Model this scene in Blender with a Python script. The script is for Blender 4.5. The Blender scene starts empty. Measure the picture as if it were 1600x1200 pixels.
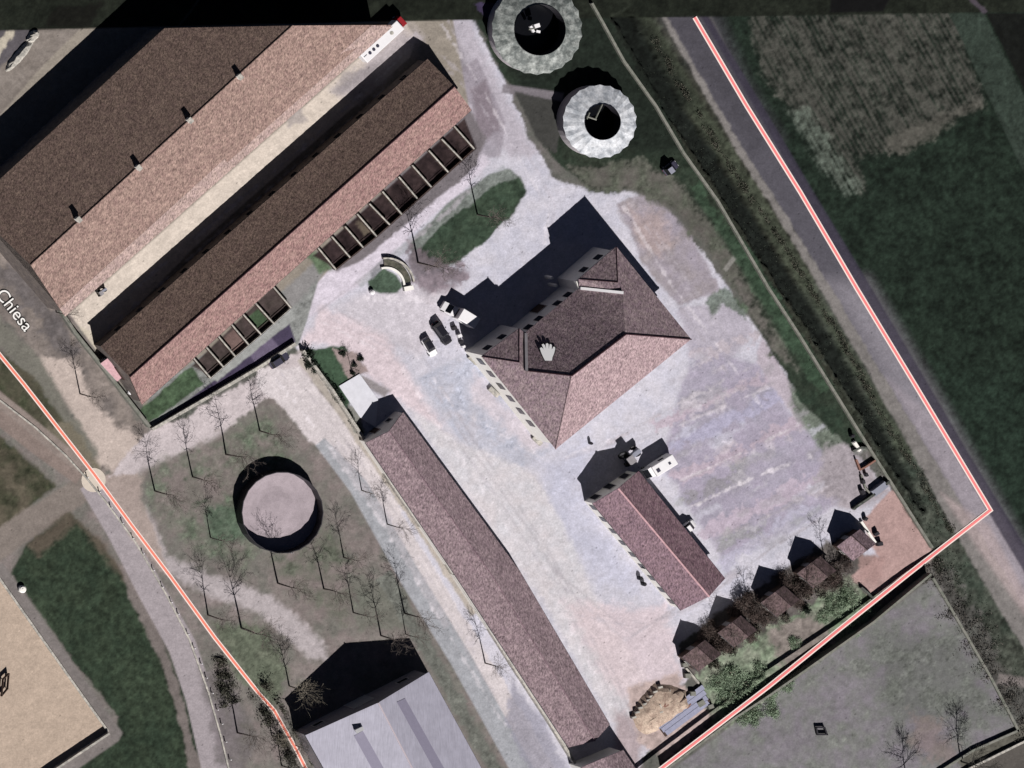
import bpy, math, random
import numpy as np
from mathutils import Vector
random.seed(7)
RNG = np.random.default_rng(11)
S = bpy.context.scene

# ------------------------------------------------------------------ camera, sky, sun, exposure
K = 0.13                       # metres per photo pixel on the ground
D = 1500.0                     # height of the viewpoint
LX, LY = 0.514, -0.117         # how far a metre of height leans in the oblique view
CX, CY = -LX*D, -LY*D
FW = 1600*K
cam_d = bpy.data.cameras.new('camera')
cam = bpy.data.objects.new('camera', cam_d)
S.collection.objects.link(cam)
cam.location = (CX, CY, D)
cam_d.sensor_width = 36; cam_d.sensor_fit = 'HORIZONTAL'
cam_d.lens = 36*D/FW
cam_d.shift_x = -CX/FW; cam_d.shift_y = -CY/FW
cam_d.clip_start = 10; cam_d.clip_end = 12000
S.camera = cam

SX, SY = -0.23, 1.12           # ground shadow of one metre of height
sun_dir = Vector((-SX, -SY, 1)).normalized()
elev = math.asin(sun_dir.z)
W = bpy.data.worlds.new('World'); S.world = W; W.use_nodes = True
nt = W.node_tree
sky = nt.nodes.new('ShaderNodeTexSky'); sky.sky_type = 'NISHITA'; sky.sun_disc = False
sky.sun_elevation = elev; sky.air_density = .12; sky.dust_density = .15; sky.ozone_density = .3
sky.sun_rotation = math.atan2(sun_dir.x, sun_dir.y)
nt.links.new(sky.outputs[0], nt.nodes['Background'].inputs[0])
nt.nodes['Background'].inputs[1].default_value = 0.05
sl = bpy.data.lights.new('sun', 'SUN'); sl.energy = 5.0; sl.angle = math.radians(0.5); sl.color = (1, .965, .94)
so = bpy.data.objects.new('sun', sl); S.collection.objects.link(so)
so.rotation_euler = sun_dir.to_track_quat('Z', 'Y').to_euler()
S.view_settings.view_transform = 'Standard'; S.view_settings.look = 'None'
S.view_settings.gamma = 1; S.view_settings.exposure = 0.42
F = 0.72                       # display colour in full sun -> surface albedo

# ------------------------------------------------------------------ helpers
def lin(c):
    c = np.asarray(c, float)/255
    return np.where(c <= .04045, c/12.92, ((c+.055)/1.055)**2.4)*F
def P(x, y, h=0.0):
    """point at height h (photo px units) that is seen at photo pixel x, y"""
    z = h*K; gx = (x-800)*K; gy = (600-y)*K
    return Vector((gx+(CX-gx)*z/D, gy+(CY-gy)*z/D, z))
def tag(o, label=None, cat=None, group=None, kind=None):
    if label: o['label'] = label
    if cat: o['category'] = cat
    if group: o['group'] = group
    if kind: o['kind'] = kind
    return o
def empty(name, loc, rz=0, **kw):
    o = bpy.data.objects.new(name, None); S.collection.objects.link(o)
    o.location = loc; o.rotation_euler.z = rz; o.empty_display_size = .5
    return tag(o, **kw)
def mkmesh(name, vs, fs, m, smooth=False):
    me = bpy.data.meshes.new(name); me.from_pydata([tuple(v) for v in vs], [], fs)
    me.materials.append(m)
    if smooth: me.polygons.foreach_set('use_smooth', [True]*len(me.polygons))
    me.update(); return me
class MB:
    def __init__(s): s.v = []; s.f = []
    def add(s, vs, fs):
        n = len(s.v); s.v += [Vector(v) for v in vs]; s.f += [tuple(i+n for i in f) for f in fs]; return s
    def prism(s, poly, z0, z1, top=None):
        """vertical prism on a world-xy polygon (z values absolute)"""
        n = len(poly); top = top or poly
        a = [(p[0], p[1], z0) for p in poly]; b = [(p[0], p[1], z1) for p in top]
        fs = [(i, (i+1) % n, n+(i+1) % n, n+i) for i in range(n)]
        ar = sum(poly[i][0]*poly[(i+1) % n][1]-poly[(i+1) % n][0]*poly[i][1] for i in range(n))
        fs += [tuple(range(n, 2*n)), tuple(reversed(range(n)))]
        if ar < 0: fs = [tuple(reversed(f)) for f in fs]
        return s.add(a+b, fs)
    def box(s, c, d, rz=0, taper=(1, 1)):
        ca, sa = math.cos(rz), math.sin(rz); vs = []
        for k, (tx, ty) in ((-1, (1, 1)), (1, taper)):
            for i, j in ((-1, -1), (1, -1), (1, 1), (-1, 1)):
                x, y = i*d[0]/2*tx, j*d[1]/2*ty
                vs.append((c[0]+x*ca-y*sa, c[1]+x*sa+y*ca, c[2]+k*d[2]/2))
        return s.add(vs, [(3, 2, 1, 0), (4, 5, 6, 7), (0, 1, 5, 4), (1, 2, 6, 5), (2, 3, 7, 6), (3, 0, 4, 7)])
    def tube(s, a, b, r0, r1=None, n=6, caps=True):
        a, b = Vector(a), Vector(b); r1 = r0 if r1 is None else r1
        d = b-a
        if d.length < 1e-6: return s
        d.normalize(); u = d.orthogonal().normalized(); w = d.cross(u)
        vs = []
        for p, r in ((a, r0), (b, r1)):
            for i in range(n):
                t = 2*math.pi*i/n; vs.append(p+u*(r*math.cos(t))+w*(r*math.sin(t)))
        fs = [(i, (i+1) % n, n+(i+1) % n, n+i) for i in range(n)]
        if caps: fs += [tuple(reversed(range(n))), tuple(range(n, 2*n))]
        return s.add(vs, fs)
    def strip(s, pts, w, z0, z1):
        """mitred wall along a polyline of world points"""
        pts = [Vector((p[0], p[1])) for p in pts]; L = []; R = []
        for i, p in enumerate(pts):
            d0 = (p-pts[i-1]).normalized() if i else (pts[1]-p).normalized()
            d1 = (pts[i+1]-p).normalized() if i < len(pts)-1 else d0
            n0 = Vector((-d0.y, d0.x)); n1 = Vector((-d1.y, d1.x)); m = (n0+n1).normalized()
            k = w/2/max(.4, m.dot(n0)); L.append(p+m*k); R.append(p-m*k)
        n = len(pts); vs = []
        for z in (z0, z1):
            vs += [(q.x, q.y, z) for q in L]+[(q.x, q.y, z) for q in R]
        fs = []
        for i in range(n-1):
            fs += [(2*n+i, 3*n+i, 3*n+i+1, 2*n+i+1), (i, 2*n+i, 2*n+i+1, i+1), (n+i, n+i+1, 3*n+i+1, 3*n+i)]
        fs += [(0, n, 3*n, 2*n), (n-1, 3*n-1, 4*n-1, 2*n-1)]
        return s.add(vs, fs)
    def build(s, name, m, parent=None, smooth=False, bevel=0, **kw):
        me = mkmesh(name, s.v, s.f, m, smooth)
        o = bpy.data.objects.new(name, me); S.collection.objects.link(o)
        if parent:
            o.parent = parent
        if bevel:
            b = o.modifiers.new('bevel', 'BEVEL'); b.width = bevel; b.segments = 2; b.limit_method = 'ANGLE'
        return tag(o, **kw)
def local(o_pts, root):
    """world points -> the local frame of an unrotated empty"""
    return [Vector(p)-root.location for p in o_pts]

# ------------------------------------------------------------------ materials
def mat(name, rgb, rough=.85, var=.18, scale=1.2, fine=.12, fscale=14, bump=.0, spec=.25, metal=0, stretch=None, ang=0, rgb2=None, mixs=.4, mt=.5):
    m = bpy.data.materials.new(name); m.use_nodes = True; n = m.node_tree; N = n.nodes; Lk = n.links
    b = N['Principled BSDF']; b.inputs['Roughness'].default_value = rough
    b.inputs['Specular IOR Level'].default_value = spec; b.inputs['Metallic'].default_value = metal
    tc = N.new('ShaderNodeTexCoord'); mp = N.new('ShaderNodeMapping')
    geo = N.new('ShaderNodeNewGeometry')
    Lk.new(geo.outputs['Position'], mp.inputs[0]); mp.vector_type = 'POINT'
    mp.inputs['Rotation'].default_value = (0, 0, ang)
    st = stretch or (1, 1, 1); mp.inputs['Scale'].default_value = st
    c = lin(rgb)
    n1 = N.new('ShaderNodeTexNoise'); n1.inputs['Scale'].default_value = scale; n1.inputs['Detail'].default_value = 5; n1.inputs['Roughness'].default_value = .65
    Lk.new(geo.outputs['Position'], n1.inputs['Vector'])
    n2 = N.new('ShaderNodeTexNoise'); n2.inputs['Scale'].default_value = fscale; n2.inputs['Detail'].default_value = 3; n2.inputs['Roughness'].default_value = .7
    Lk.new(mp.outputs[0], n2.inputs['Vector'])
    def rng(src, amp):
        r = N.new('ShaderNodeMapRange'); r.inputs[1].default_value = .3; r.inputs[2].default_value = .7
        r.inputs[3].default_value = 1-amp; r.inputs[4].default_value = 1+amp; r.clamp = False
        Lk.new(src, r.inputs[0]); return r.outputs[0]
    mu = N.new('ShaderNodeMath'); mu.operation = 'MULTIPLY'
    Lk.new(rng(n1.outputs[0], var), mu.inputs[0]); Lk.new(rng(n2.outputs[0], fine), mu.inputs[1])
    vm = N.new('ShaderNodeVectorMath'); vm.operation = 'SCALE'
    if rgb2 is not None:
        n3 = N.new('ShaderNodeTexNoise'); n3.inputs['Scale'].default_value = mixs; n3.inputs['Detail'].default_value = 6; n3.inputs['Roughness'].default_value = .7
        Lk.new(geo.outputs['Position'], n3.inputs['Vector'])
        r = N.new('ShaderNodeMapRange'); r.inputs[1].default_value = mt-.12; r.inputs[2].default_value = mt+.12
        Lk.new(n3.outputs[0], r.inputs[0])
        mx = N.new('ShaderNodeMix'); mx.data_type = 'RGBA'
        mx.inputs[6].default_value = (*c, 1); mx.inputs[7].default_value = (*lin(rgb2), 1)
        Lk.new(r.outputs[0], mx.inputs[0]); Lk.new(mx.outputs[2], vm.inputs[0])
    else:
        vm.inputs[0].default_value = c
    Lk.new(mu.outputs[0], vm.inputs['Scale']); Lk.new(vm.outputs[0], b.inputs['Base Color'])
    if bump:
        bp = N.new('ShaderNodeBump'); bp.inputs['Strength'].default_value = bump; bp.inputs['Distance'].default_value = .15
        Lk.new(n2.outputs[0], bp.inputs['Height']); Lk.new(bp.outputs[0], b.inputs['Normal'])
    return m
def tile(name, rgb, rgb2, ang, mt=.5):
    """clay tiles: rows and courses of slightly different tiles, with blotches of lichen"""
    m = mat(name, rgb, rough=.9, var=.16, scale=.8, fine=.62, fscale=1.15, bump=.9, spec=.15, stretch=(3.2, 1.5, 2.2), ang=ang, rgb2=rgb2, mixs=.9, mt=mt)
    return m
M = {}
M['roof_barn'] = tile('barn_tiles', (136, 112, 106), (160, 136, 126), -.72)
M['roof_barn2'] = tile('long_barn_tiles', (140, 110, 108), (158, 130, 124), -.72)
M['roof_north'] = tile('barn_tiles_shade', (108, 90, 84), (124, 106, 96), -.72)  # darker copy of the barn tiles, shade of the north slopes painted in
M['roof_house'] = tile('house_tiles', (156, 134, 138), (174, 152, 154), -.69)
M['roof_house_shade'] = tile('house_tiles_shade', (126, 108, 116), (146, 130, 132), -.69)  # darker copy of the house tiles, shade painted in off the sunny slope
M['roof_long'] = tile('wing_tiles', (132, 114, 120), (152, 134, 138), .95)
M['roof_out'] = tile('outbuilding_tiles', (128, 106, 116), (144, 120, 128), .87)
M['roof_hut'] = tile('hut_tiles', (110, 92, 94), (82, 70, 68), .9)
M['roof_hut2'] = tile('hut_tiles_pale', (142, 122, 130), (122, 104, 108), .9)
M['ridge'] = mat('ridge_tiles', (205, 165, 170), var=.2, scale=2)
M['ridge_dark'] = mat('dark_ridge', (60, 36, 44), var=.2)
M['plaster'] = mat('plaster', (250, 247, 240), rough=.9, var=.08, fine=.06)
M['plaster_grey'] = mat('plaster_grey', (150, 146, 150), rough=.9, var=.15)
M['brick'] = mat('brick', (142, 104, 92), var=.25, scale=2)
M['barn_wall'] = mat('barn_render', (128, 118, 112), rough=.9, var=.2, rgb2=(104, 96, 94), mixs=.8)
M['stone'] = mat('pale_stone', (206, 200, 190), var=.16, scale=1.5, fine=.15, rgb2=(150, 148, 142), mixs=1.2)
M['stone_mossy'] = mat('mossy_stone', (150, 148, 140), var=.2, scale=1, rgb2=(104, 108, 98), mixs=1.0)
M['stone_dark'] = mat('dark_mossy_stone', (100, 102, 98), var=.25, scale=1, rgb2=(60, 64, 58), mixs=1.1)  # darker mossy stone for compound and garden walls
M['concrete'] = mat('concrete', (182, 176, 180), var=.1, scale=1)
M['glass'] = mat('window_glass', (28, 30, 36), rough=.15, var=.05, spec=.6)
M['frame'] = mat('window_frame', (210, 205, 200), var=.04)
M['wood'] = mat('dark_wood', (78, 62, 56), var=.25, fscale=8)
M['white'] = mat('white_paint', (246, 244, 246), rough=.4, var=.04, fine=.03, spec=.5)
M['hand_white'] = mat('bright_white', (255, 255, 255), rough=.6, var=.0, fine=.0)
M['hand_white'].node_tree.nodes['Principled BSDF'].inputs['Specular IOR Level'].default_value = .5
M['black'] = mat('black_paint', (34, 34, 42), rough=.25, var=.05, spec=.6)
M['darkgrey'] = mat('dark_grey_paint', (70, 68, 84), rough=.3, var=.05, spec=.5)
M['silver'] = mat('silver_paint', (150, 152, 166), rough=.35, var=.06, spec=.5)
M['red'] = mat('red_paint', (150, 36, 44), rough=.4, var=.05)
M['tyre'] = mat('rubber', (30, 30, 32), rough=.9)
M['metal'] = mat('galvanised_metal', (190, 190, 192), rough=.45, var=.1, metal=.2)
M['bark'] = mat('bark', (112, 103, 98), rough=.95, var=.2)
M['bark_pale'] = mat('pale_bark', (150, 142, 128), rough=.95, var=.2)
M['twig_dark'] = mat('dark_twigs', (70, 68, 64), rough=.95, var=.25)
M['leaf_pale'] = mat('pale_foliage', (168, 186, 160), rough=.8, var=.35, scale=1.2, rgb2=(124, 144, 116), mixs=1.4)
M['brush'] = mat('brown_brush', (112, 98, 92), rough=.9, var=.4, rgb2=(74, 62, 58), mixs=.9)
M['under'] = mat('ditch_growth', (66, 74, 62), rough=.9, var=.4, rgb2=(42, 48, 40), mixs=.7)
M['leaf_dark'] = mat('dark_foliage', (44, 58, 44), rough=.8, var=.35, rgb2=(28, 38, 30), mixs=1.2)
M['scrub'] = mat('scrub', (104, 100, 90), rough=.9, var=.4, rgb2=(66, 70, 58), mixs=1.0)
M['hall'] = mat('hall_sheeting', (172, 170, 184), rough=.6, var=.10, scale=.5, fine=.16, fscale=1.6, stretch=(5, .2, 1), ang=.52)
M['skylight'] = mat('rooflight_sheet', (144, 140, 158), rough=.3, var=.05)
M['cover'] = mat('tank_cover', (222, 224, 228), rough=.55, var=.14, scale=.7, fine=.2, fscale=1.6, rgb2=(160, 165, 172), mixs=.5)
M['cover2'] = mat('tank_cover_dirty', (168, 172, 168), rough=.6, var=.18, scale=.8, fine=.3, fscale=1.8, rgb2=(96, 102, 100), mixs=.6, mt=.46)
M['liquid'] = mat('dark_slurry', (12, 13, 18), rough=.3, var=.1)
M['crust'] = mat('dry_crust', (172, 160, 166), rough=.95, var=.14, scale=.5, fine=.14, fscale=5)
M['steel_dark'] = mat('dark_enamel', (48, 46, 52), rough=.5, var=.12)
M['sand'] = mat('rubble_heap', (200, 180, 162), var=.2, scale=1.5, fine=.3, fscale=6, rgb2=(164, 142, 128), mixs=.8)
M['tarp'] = mat('white_slab', (222, 222, 230), rough=.7, var=.08, scale=.8)
M['sheet'] = mat('corrugated_sheet', (158, 160, 182), rough=.5, var=.12, scale=1.5)
M['line_white'] = mat('line_pale_edge', (250, 232, 224), rough=.7, var=.02, fine=.02)
M['line_pink'] = mat('line_pink', (250, 136, 136), rough=.7, var=.02, fine=.02)
M['line_red'] = mat('line_salmon', (246, 138, 116), rough=.7, var=.02, fine=.02)
M['letter'] = mat('letter_white', (250, 248, 244), rough=.7, var=.02, fine=.02)
M['letter_edge'] = mat('letter_black', (16, 14, 14), rough=.8, var=.02)

# ------------------------------------------------------------------ the ground: one fine grid, land cover painted per vertex
ST = 2; X0, X1, Y0, Y1 = -140, 1740, -120, 1320
gx = np.arange(X0, X1+1, ST, dtype=float); gy = np.arange(Y0, Y1+1, ST, dtype=float)
GX, GY = np.meshgrid(gx, gy); H_, W_ = GX.shape
def vnoise(cell, sx=1, sy=1, ang=0, seed=0):
    r = np.random.default_rng(seed)
    ca, sa = math.cos(ang), math.sin(ang)
    u = (GX*ca+GY*sa)/(cell*sx)+500; v = (-GX*sa+GY*ca)/(cell*sy)+500
    u -= u.min(); v -= v.min()
    nu, nv = int(u.max())+3, int(v.max())+3
    g = r.random((nv, nu)); iu = u.astype(int); iv = v.astype(int); fu = u-iu; fv = v-iv
    fu = fu*fu*(3-2*fu); fv = fv*fv*(3-2*fv)
    return (g[iv, iu]*(1-fu)+g[iv, iu+1]*fu)*(1-fv)+(g[iv+1, iu]*(1-fu)+g[iv+1, iu+1]*fu)*fv
def fbm(cell, octs=4, seed=0, **k):
    o = 0; a = 1; t = 0
    for i in range(octs):
        o = o+a*vnoise(cell/2**i, seed=seed*17+i, **k); t += a; a *= .6
    return o/t-.5
NA = fbm(60, 5, 1); NB = fbm(22, 4, 2); NC = fbm(9, 3, 3); ND = fbm(5, 2, 4)
COL = np.zeros((H_, W_, 3)); CLS = np.zeros((H_, W_), int); Z = np.zeros((H_, W_))
CN = ['meadow', 'gravel_yard', 'lawn', 'crop_field', 'road', 'path', 'paddock', 'sand_arena', 'ditch', 'concrete_yard', 'pen_floor']
def sdist(poly, box):
    j0, j1, i0, i1 = box; x = GX[j0:j1, i0:i1]; y = GY[j0:j1, i0:i1]
    d = np.full(x.shape, 1e9); ins = np.zeros(x.shape, bool); n = len(poly)
    for k in range(n):
        ax, ay = poly[k]; bx, by = poly[(k+1) % n]
        ex, ey = bx-ax, by-ay; L = ex*ex+ey*ey+1e-9
        t = np.clip(((x-ax)*ex+(y-ay)*ey)/L, 0, 1)
        d = np.minimum(d, (x-ax-t*ex)**2+(y-ay-t*ey)**2)
        if ay != by:
            c = ((ay > y) != (by > y)) & (x < (bx-ax)*(y-ay)/(by-ay)+ax); ins ^= c
    d = np.sqrt(d); return np.where(ins, d, -d)
def bbox(poly, m):
    xs = [p[0] for p in poly]; ys = [p[1] for p in poly]
    i0 = max(0, int((min(xs)-m-X0)/ST)); i1 = min(W_, int((max(xs)+m-X0)/ST)+2)
    j0 = max(0, int((min(ys)-m-Y0)/ST)); j1 = min(H_, int((max(ys)+m-Y0)/ST)+2)
    return j0, j1, i0, i1
def paint(poly, rgb, soft=2, warp=0, alpha=1, cls=None, var=.10, fine=.08, mod=None, rgb2=None, dz=0, n2=None):
    m = soft+warp*.6+4; b = bbox(poly, m); j0, j1, i0, i1 = b
    if j1 <= j0 or i1 <= i0: return
    sl_ = (slice(j0, j1), slice(i0, i1))
    soft = max(1.3, soft*.5)
    d = sdist(poly, b)+warp*(NB[sl_]*1.4+NC[sl_]*1.0+ND[sl_]*.5)
    a = np.clip(d/soft*.5+.5, 0, 1); a = a*a*(3-2*a)*alpha
    if mod is not None: a = a*mod[sl_]
    c = lin(rgb)[None, None, :]
    if rgb2 is not None:
        t = np.clip(((NB if n2 is None else n2)[sl_]*2.2+.5), 0, 1)[..., None]; c = c*(1-t)+lin(rgb2)*t
    v = (1+var*2*NA[sl_]+var*NB[sl_]*1.6+fine*2.2*NC[sl_]+fine*2*ND[sl_])[..., None]
    COL[sl_] = COL[sl_]*(1-a[..., None])+c*v*a[..., None]
    if cls is not None: CLS[sl_] = np.where(a > .5, CN.index(cls), CLS[sl_])
    if dz: Z[sl_] += a*dz
def band(pts, w, rgb, **k):
    """paint along a polyline of width w (or a list of widths)"""
    pts = [Vector(p) for p in pts]; ws = w if isinstance(w, (list, tuple)) else [w]*len(pts)
    L = []; R = []
    for i, p in enumerate(pts):
        d = (pts[min(i+1, len(pts)-1)]-pts[max(i-1, 0)]).normalized(); n = Vector((-d.y, d.x))*ws[i]/2
        L.append((p.x+n.x, p.y+n.y)); R.append((p.x-n.x, p.y-n.y))
    paint(L+R[::-1], rgb, **k)
ALL = [(X0-9, Y0-9), (X1+9, Y0-9), (X1+9, Y1+9), (X0-9, Y1+9)]
paint(ALL, (96, 98, 92), cls='meadow', rgb2=(112, 108, 106))
# crop field right of the road
paint([(1080, -130), (1750, -130), (1750, 1320), (1100, 0)], (28, 38, 31), cls='crop_field', var=.22, fine=.35, rgb2=(33, 44, 36))
paint([(1440, 560), (1740, 640), (1740, 1300), (1560, 820), (1400, 560)], (33, 45, 37), soft=60, warp=30, var=.2, fine=.35, cls='crop_field')
stripe = np.clip(vnoise(4, sx=30, sy=.9, ang=1.06, seed=91)*1.1+vnoise(11, sx=12, sy=.8, ang=1.06, seed=92)*.8+NC*.8+NA*.5-.62, 0, 1)
perp = -GX*math.sin(1.06)+GY*math.cos(1.06)
stripe = np.clip(.42+.34*np.sin(2*math.pi*perp/7.5+5*NA)+stripe*.7+NC*.7+NB*.5, 0, 1)
paint([(1170, 20), (1488, 20), (1535, 155), (1505, 178), (1440, 210), (1410, 236), (1340, 246), (1352, 300), (1310, 285), (1190, 110)], (72, 72, 67), soft=14, warp=16, mod=stripe, var=.15, fine=.35)
paint([(1225, 170), (1260, 170), (1345, 290), (1325, 305), (1290, 270)], (84, 92, 84), soft=16, warp=12, mod=stripe, var=.2, fine=.3)
paint([(1380, 215), (1520, 155), (1535, 165), (1400, 245)], (88, 86, 80), soft=14, warp=16, alpha=.65, fine=.3)
paint([(1483, 20), (1537, 20), (1620, 190), (1700, 350), (1700, 480), (1600, 270)], (50, 60, 53), soft=3, var=.08, fine=.14)
paint([(1540, 20), (1760, 20), (1760, 400), (1640, 220)], (20, 22, 20), soft=4, var=.2)
# strip between wall and road: grass, ditch, scrub line, verge
paint([(940, 10), (1095, 10), (1265, 300), (1450, 600), (1600, 860), (1740, 1090), (1740, 1320), (1590, 1130), (1455, 880), (1355, 695), (1205, 450), (1070, 240)], (46, 50, 42), soft=4, cls='meadow', var=.25, fine=.4, rgb2=(62, 62, 54))
paint([(1230, 450), (1300, 460), (1500, 820), (1740, 1180), (1740, 1320), (1560, 1060), (1420, 790)], (76, 80, 72), soft=14, warp=14, var=.25, fine=.4, rgb2=(56, 64, 56))
DI = [(970, 20), (1010, 90), (1055, 170), (1108, 250), (1165, 340), (1228, 440), (1288, 530), (1340, 620), (1400, 725), (1445, 800)]
band([(x+26, y-10) for x, y in DI[:-1]], 26, (66, 72, 60), soft=10, warp=8, alpha=.8, fine=.3, var=.2)
band(DI, [26, 26, 26, 27, 27, 25, 24, 20, 16, 6], (24, 28, 25), soft=8, warp=7, cls='ditch', var=.25, fine=.4, dz=-1.0)
band([(960, 10), (1010, 100), (1060, 180)], 70, (20, 24, 21), soft=26, warp=14, alpha=.75, fine=.3)
band([(1460, 900), (1500, 960), (1560, 1060), (1640, 1180)], 44, (84, 82, 80), soft=16, warp=24, alpha=.8, fine=.5, var=.3)
# road; vignette painted in, darker at the top and lighter below
RL = [(1020, -5), (1040, 30), (1100, 130), (1160, 235), (1212, 312), (1290, 440), (1393, 612), (1452, 712), (1515, 815), (1600, 955), (1750, 1200)]
RR = [(1085, -5), (1105, 30), (1160, 130), (1215, 215), (1268, 300), (1352, 440), (1455, 612), (1512, 712), (1572, 815), (1655, 955), (1810, 1200)]
paint(RL+RR[::-1], (88, 86, 94), soft=2, cls='road', var=.05, fine=.05)
paint(RL[5:]+RR[:4:-1], (134, 130, 138), soft=50, cls='road', var=.05, fine=.05)
paint([(1030, 20), (1120, 20), (1168, 130), (1220, 215), (1170, 240), (1100, 130)], (74, 72, 79), soft=40, var=.05, alpha=.8)
paint([(1385, 590), (1455, 712), (1518, 815), (1600, 955), (1750, 1200), (1775, 1200), (1660, 955), (1560, 800), (1470, 660)], (158, 150, 158), soft=16, alpha=.75, var=.05)
band([(1029, 10), (1095, 128), (1155, 233), (1206, 312), (1284, 440), (1384, 612), (1443, 712), (1500, 815), (1585, 955), (1740, 1205)], [7, 8, 9, 11, 14, 19, 24, 32, 36, 36], (128, 124, 122), soft=5, warp=4, var=.14, fine=.14)
band([(1098, 20), (1212, 212), (1262, 300), (1346, 440), (1447, 612), (1504, 712), (1564, 812), (1650, 955)], [10, 13, 16, 17, 18, 20, 22, 22], (58, 54, 68), soft=4, alpha=.85, var=.06)
paint([(1470, 770), (1530, 860), (1600, 960), (1620, 960), (1545, 820)], (176, 160, 160), soft=12, alpha=.7)
# farm yard, all the gravel
paint([(630, 25), (735, 25), (790, 130), (830, 225), (870, 280), (930, 300), (985, 295), (1050, 340), (1105, 400), (1150, 470), (1215, 550), (1270, 640), (1330, 700), (1395, 770), (1450, 860),
       (1375, 935), (1330, 880), (1120, 960), (1060, 1010), (1075, 1060), (1000, 1200), (960, 1330), (890, 1330), (560, 690), (470, 560), (440, 500), (520, 440), (700, 300), (745, 200), (640, 60)],
      (207, 204, 214), soft=5, warp=8, cls='gravel_yard', var=.05, fine=.06, rgb2=(196, 195, 208))
paint([(650, 30), (730, 30), (780, 130), (838, 240), (800, 250), (700, 150)], (184, 178, 188), soft=14, warp=10, cls='gravel_yard', var=.1)
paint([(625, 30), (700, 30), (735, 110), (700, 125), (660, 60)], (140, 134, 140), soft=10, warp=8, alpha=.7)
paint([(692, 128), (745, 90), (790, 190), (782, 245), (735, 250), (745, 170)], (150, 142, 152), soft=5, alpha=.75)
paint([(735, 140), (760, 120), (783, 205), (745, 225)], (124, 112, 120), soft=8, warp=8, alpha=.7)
band([(470, 470), (560, 420), (640, 350), (720, 285), (760, 245)], [60, 46, 26, 24, 20], (214, 206, 218), soft=8, warp=4, cls='gravel_yard', var=.05)
band([(560, 445), (660, 365), (740, 300), (790, 262)], 12, (162, 166, 170), soft=5, alpha=.6)
paint([(640, 440), (720, 450), (660, 560), (560, 520), (520, 480), (560, 460)], (206, 200, 208), soft=20, warp=10)
paint([(500, 480), (600, 520), (650, 600), (700, 680), (640, 640), (520, 540), (470, 540)], (216, 202, 208), soft=18, warp=12)
paint([(650, 590), (730, 550), (870, 700), (800, 740), (720, 690)], (186, 189, 204), soft=8, warp=5, var=.06, rgb2=(194, 192, 202))
paint([(740, 580), (860, 700), (820, 700), (740, 620)], (206, 194, 200), soft=18, warp=12, alpha=.6)
paint([(840, 720), (920, 690), (905, 780), (960, 850), (1000, 930), (930, 900), (850, 800)], (192, 193, 212), soft=40, warp=14, alpha=.6)
paint([(640, 640), (720, 690), (840, 740), (930, 930), (1010, 1060), (990, 1180), (950, 1120), (860, 960), (740, 790)], (214, 208, 212), soft=14, warp=10, var=.07, rgb2=(206, 204, 210))
paint([(880, 940), (1040, 950), (1070, 1060), (1000, 1110), (950, 1070)], (214, 196, 200), soft=26, warp=20, alpha=.7)
paint([(960, 1110), (1010, 1130), (1000, 1200), (980, 1330), (955, 1330)], (176, 162, 166), soft=18, warp=10)
# east yard with its tracks and patches
paint([(965, 320), (1010, 300), (1060, 340), (1100, 400), (1125, 455), (1060, 480), (1000, 400)], (168, 160, 172), soft=8, warp=9, var=.12, rgb2=(152, 144, 148))
paint([(985, 330), (1030, 330), (1055, 370), (1030, 400), (1000, 380)], (180, 160, 156), soft=24, warp=14, alpha=.6, fine=.15)
paint([(1060, 480), (1150, 470), (1180, 520), (1130, 580), (1080, 560)], (180, 174, 186), soft=10, warp=10, var=.1)
paint([(1085, 540), (1190, 570), (1230, 640), (1290, 700), (1340, 770), (1290, 800), (1130, 880), (1030, 720)], (176, 168, 186), soft=14, warp=10, var=.1, rgb2=(162, 158, 172))
for (a, b, w, c) in (((1020, 670), (1200, 585), 16, (196, 178, 190)), ((1050, 700), (1240, 610), 16, (174, 172, 198)), ((1060, 750), (1270, 650), 20, (190, 172, 184)), ((1080, 800), (1300, 690), 18, (166, 160, 176)),
                     ((1090, 840), (1300, 740), 20, (196, 180, 194)), ((1130, 880), (1280, 790), 18, (186, 184, 204)), ((1085, 560), (1190, 520), 14, (190, 178, 184)), ((1060, 640), (1150, 600), 12, (160, 158, 166)), ((1075, 775), (1150, 742), 16, (138, 136, 138)), ((1120, 860), (1200, 820), 14, (150, 150, 150))):
    band([a, ((a[0]+b[0])/2+random.uniform(-4, 4), (a[1]+b[1])/2+random.uniform(-3, 3)), b], w*1.15, tuple(int(v*.75+q_*.25) for v, q_ in zip(c, (172, 167, 178))), soft=7, warp=24, alpha=.8, fine=.12)
paint([(1190, 520), (1215, 560), (1260, 640), (1240, 650), (1180, 560)], (186, 176, 186), soft=6, warp=8)
paint([(1230, 560), (1290, 620), (1350, 700), (1330, 760), (1280, 700), (1235, 630)], (108, 116, 106), soft=12, warp=14, var=.2, fine=.2)
paint([(1290, 700), (1330, 690), (1390, 770), (1330, 800), (1270, 770)], (166, 158, 164), soft=16, warp=16, fine=.16)
for i in range(46):
    x0, y0 = random.uniform(1040, 1290), random.uniform(560, 860)
    if (y0-560) < (x0-1180)*1.1 or (860-y0) < (1130-x0)*.9: continue
    l_ = random.uniform(14, 60); w = random.uniform(4, 12)
    band([(x0-l_*.43, y0+l_*.25), (x0+l_*.43, y0-l_*.25)], w, random.choice(((198, 190, 197), (188, 187, 199), (158, 154, 160), (150, 151, 150), (196, 191, 202), (168, 164, 172))), soft=10, warp=16, alpha=.55, fine=.2)
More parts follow.
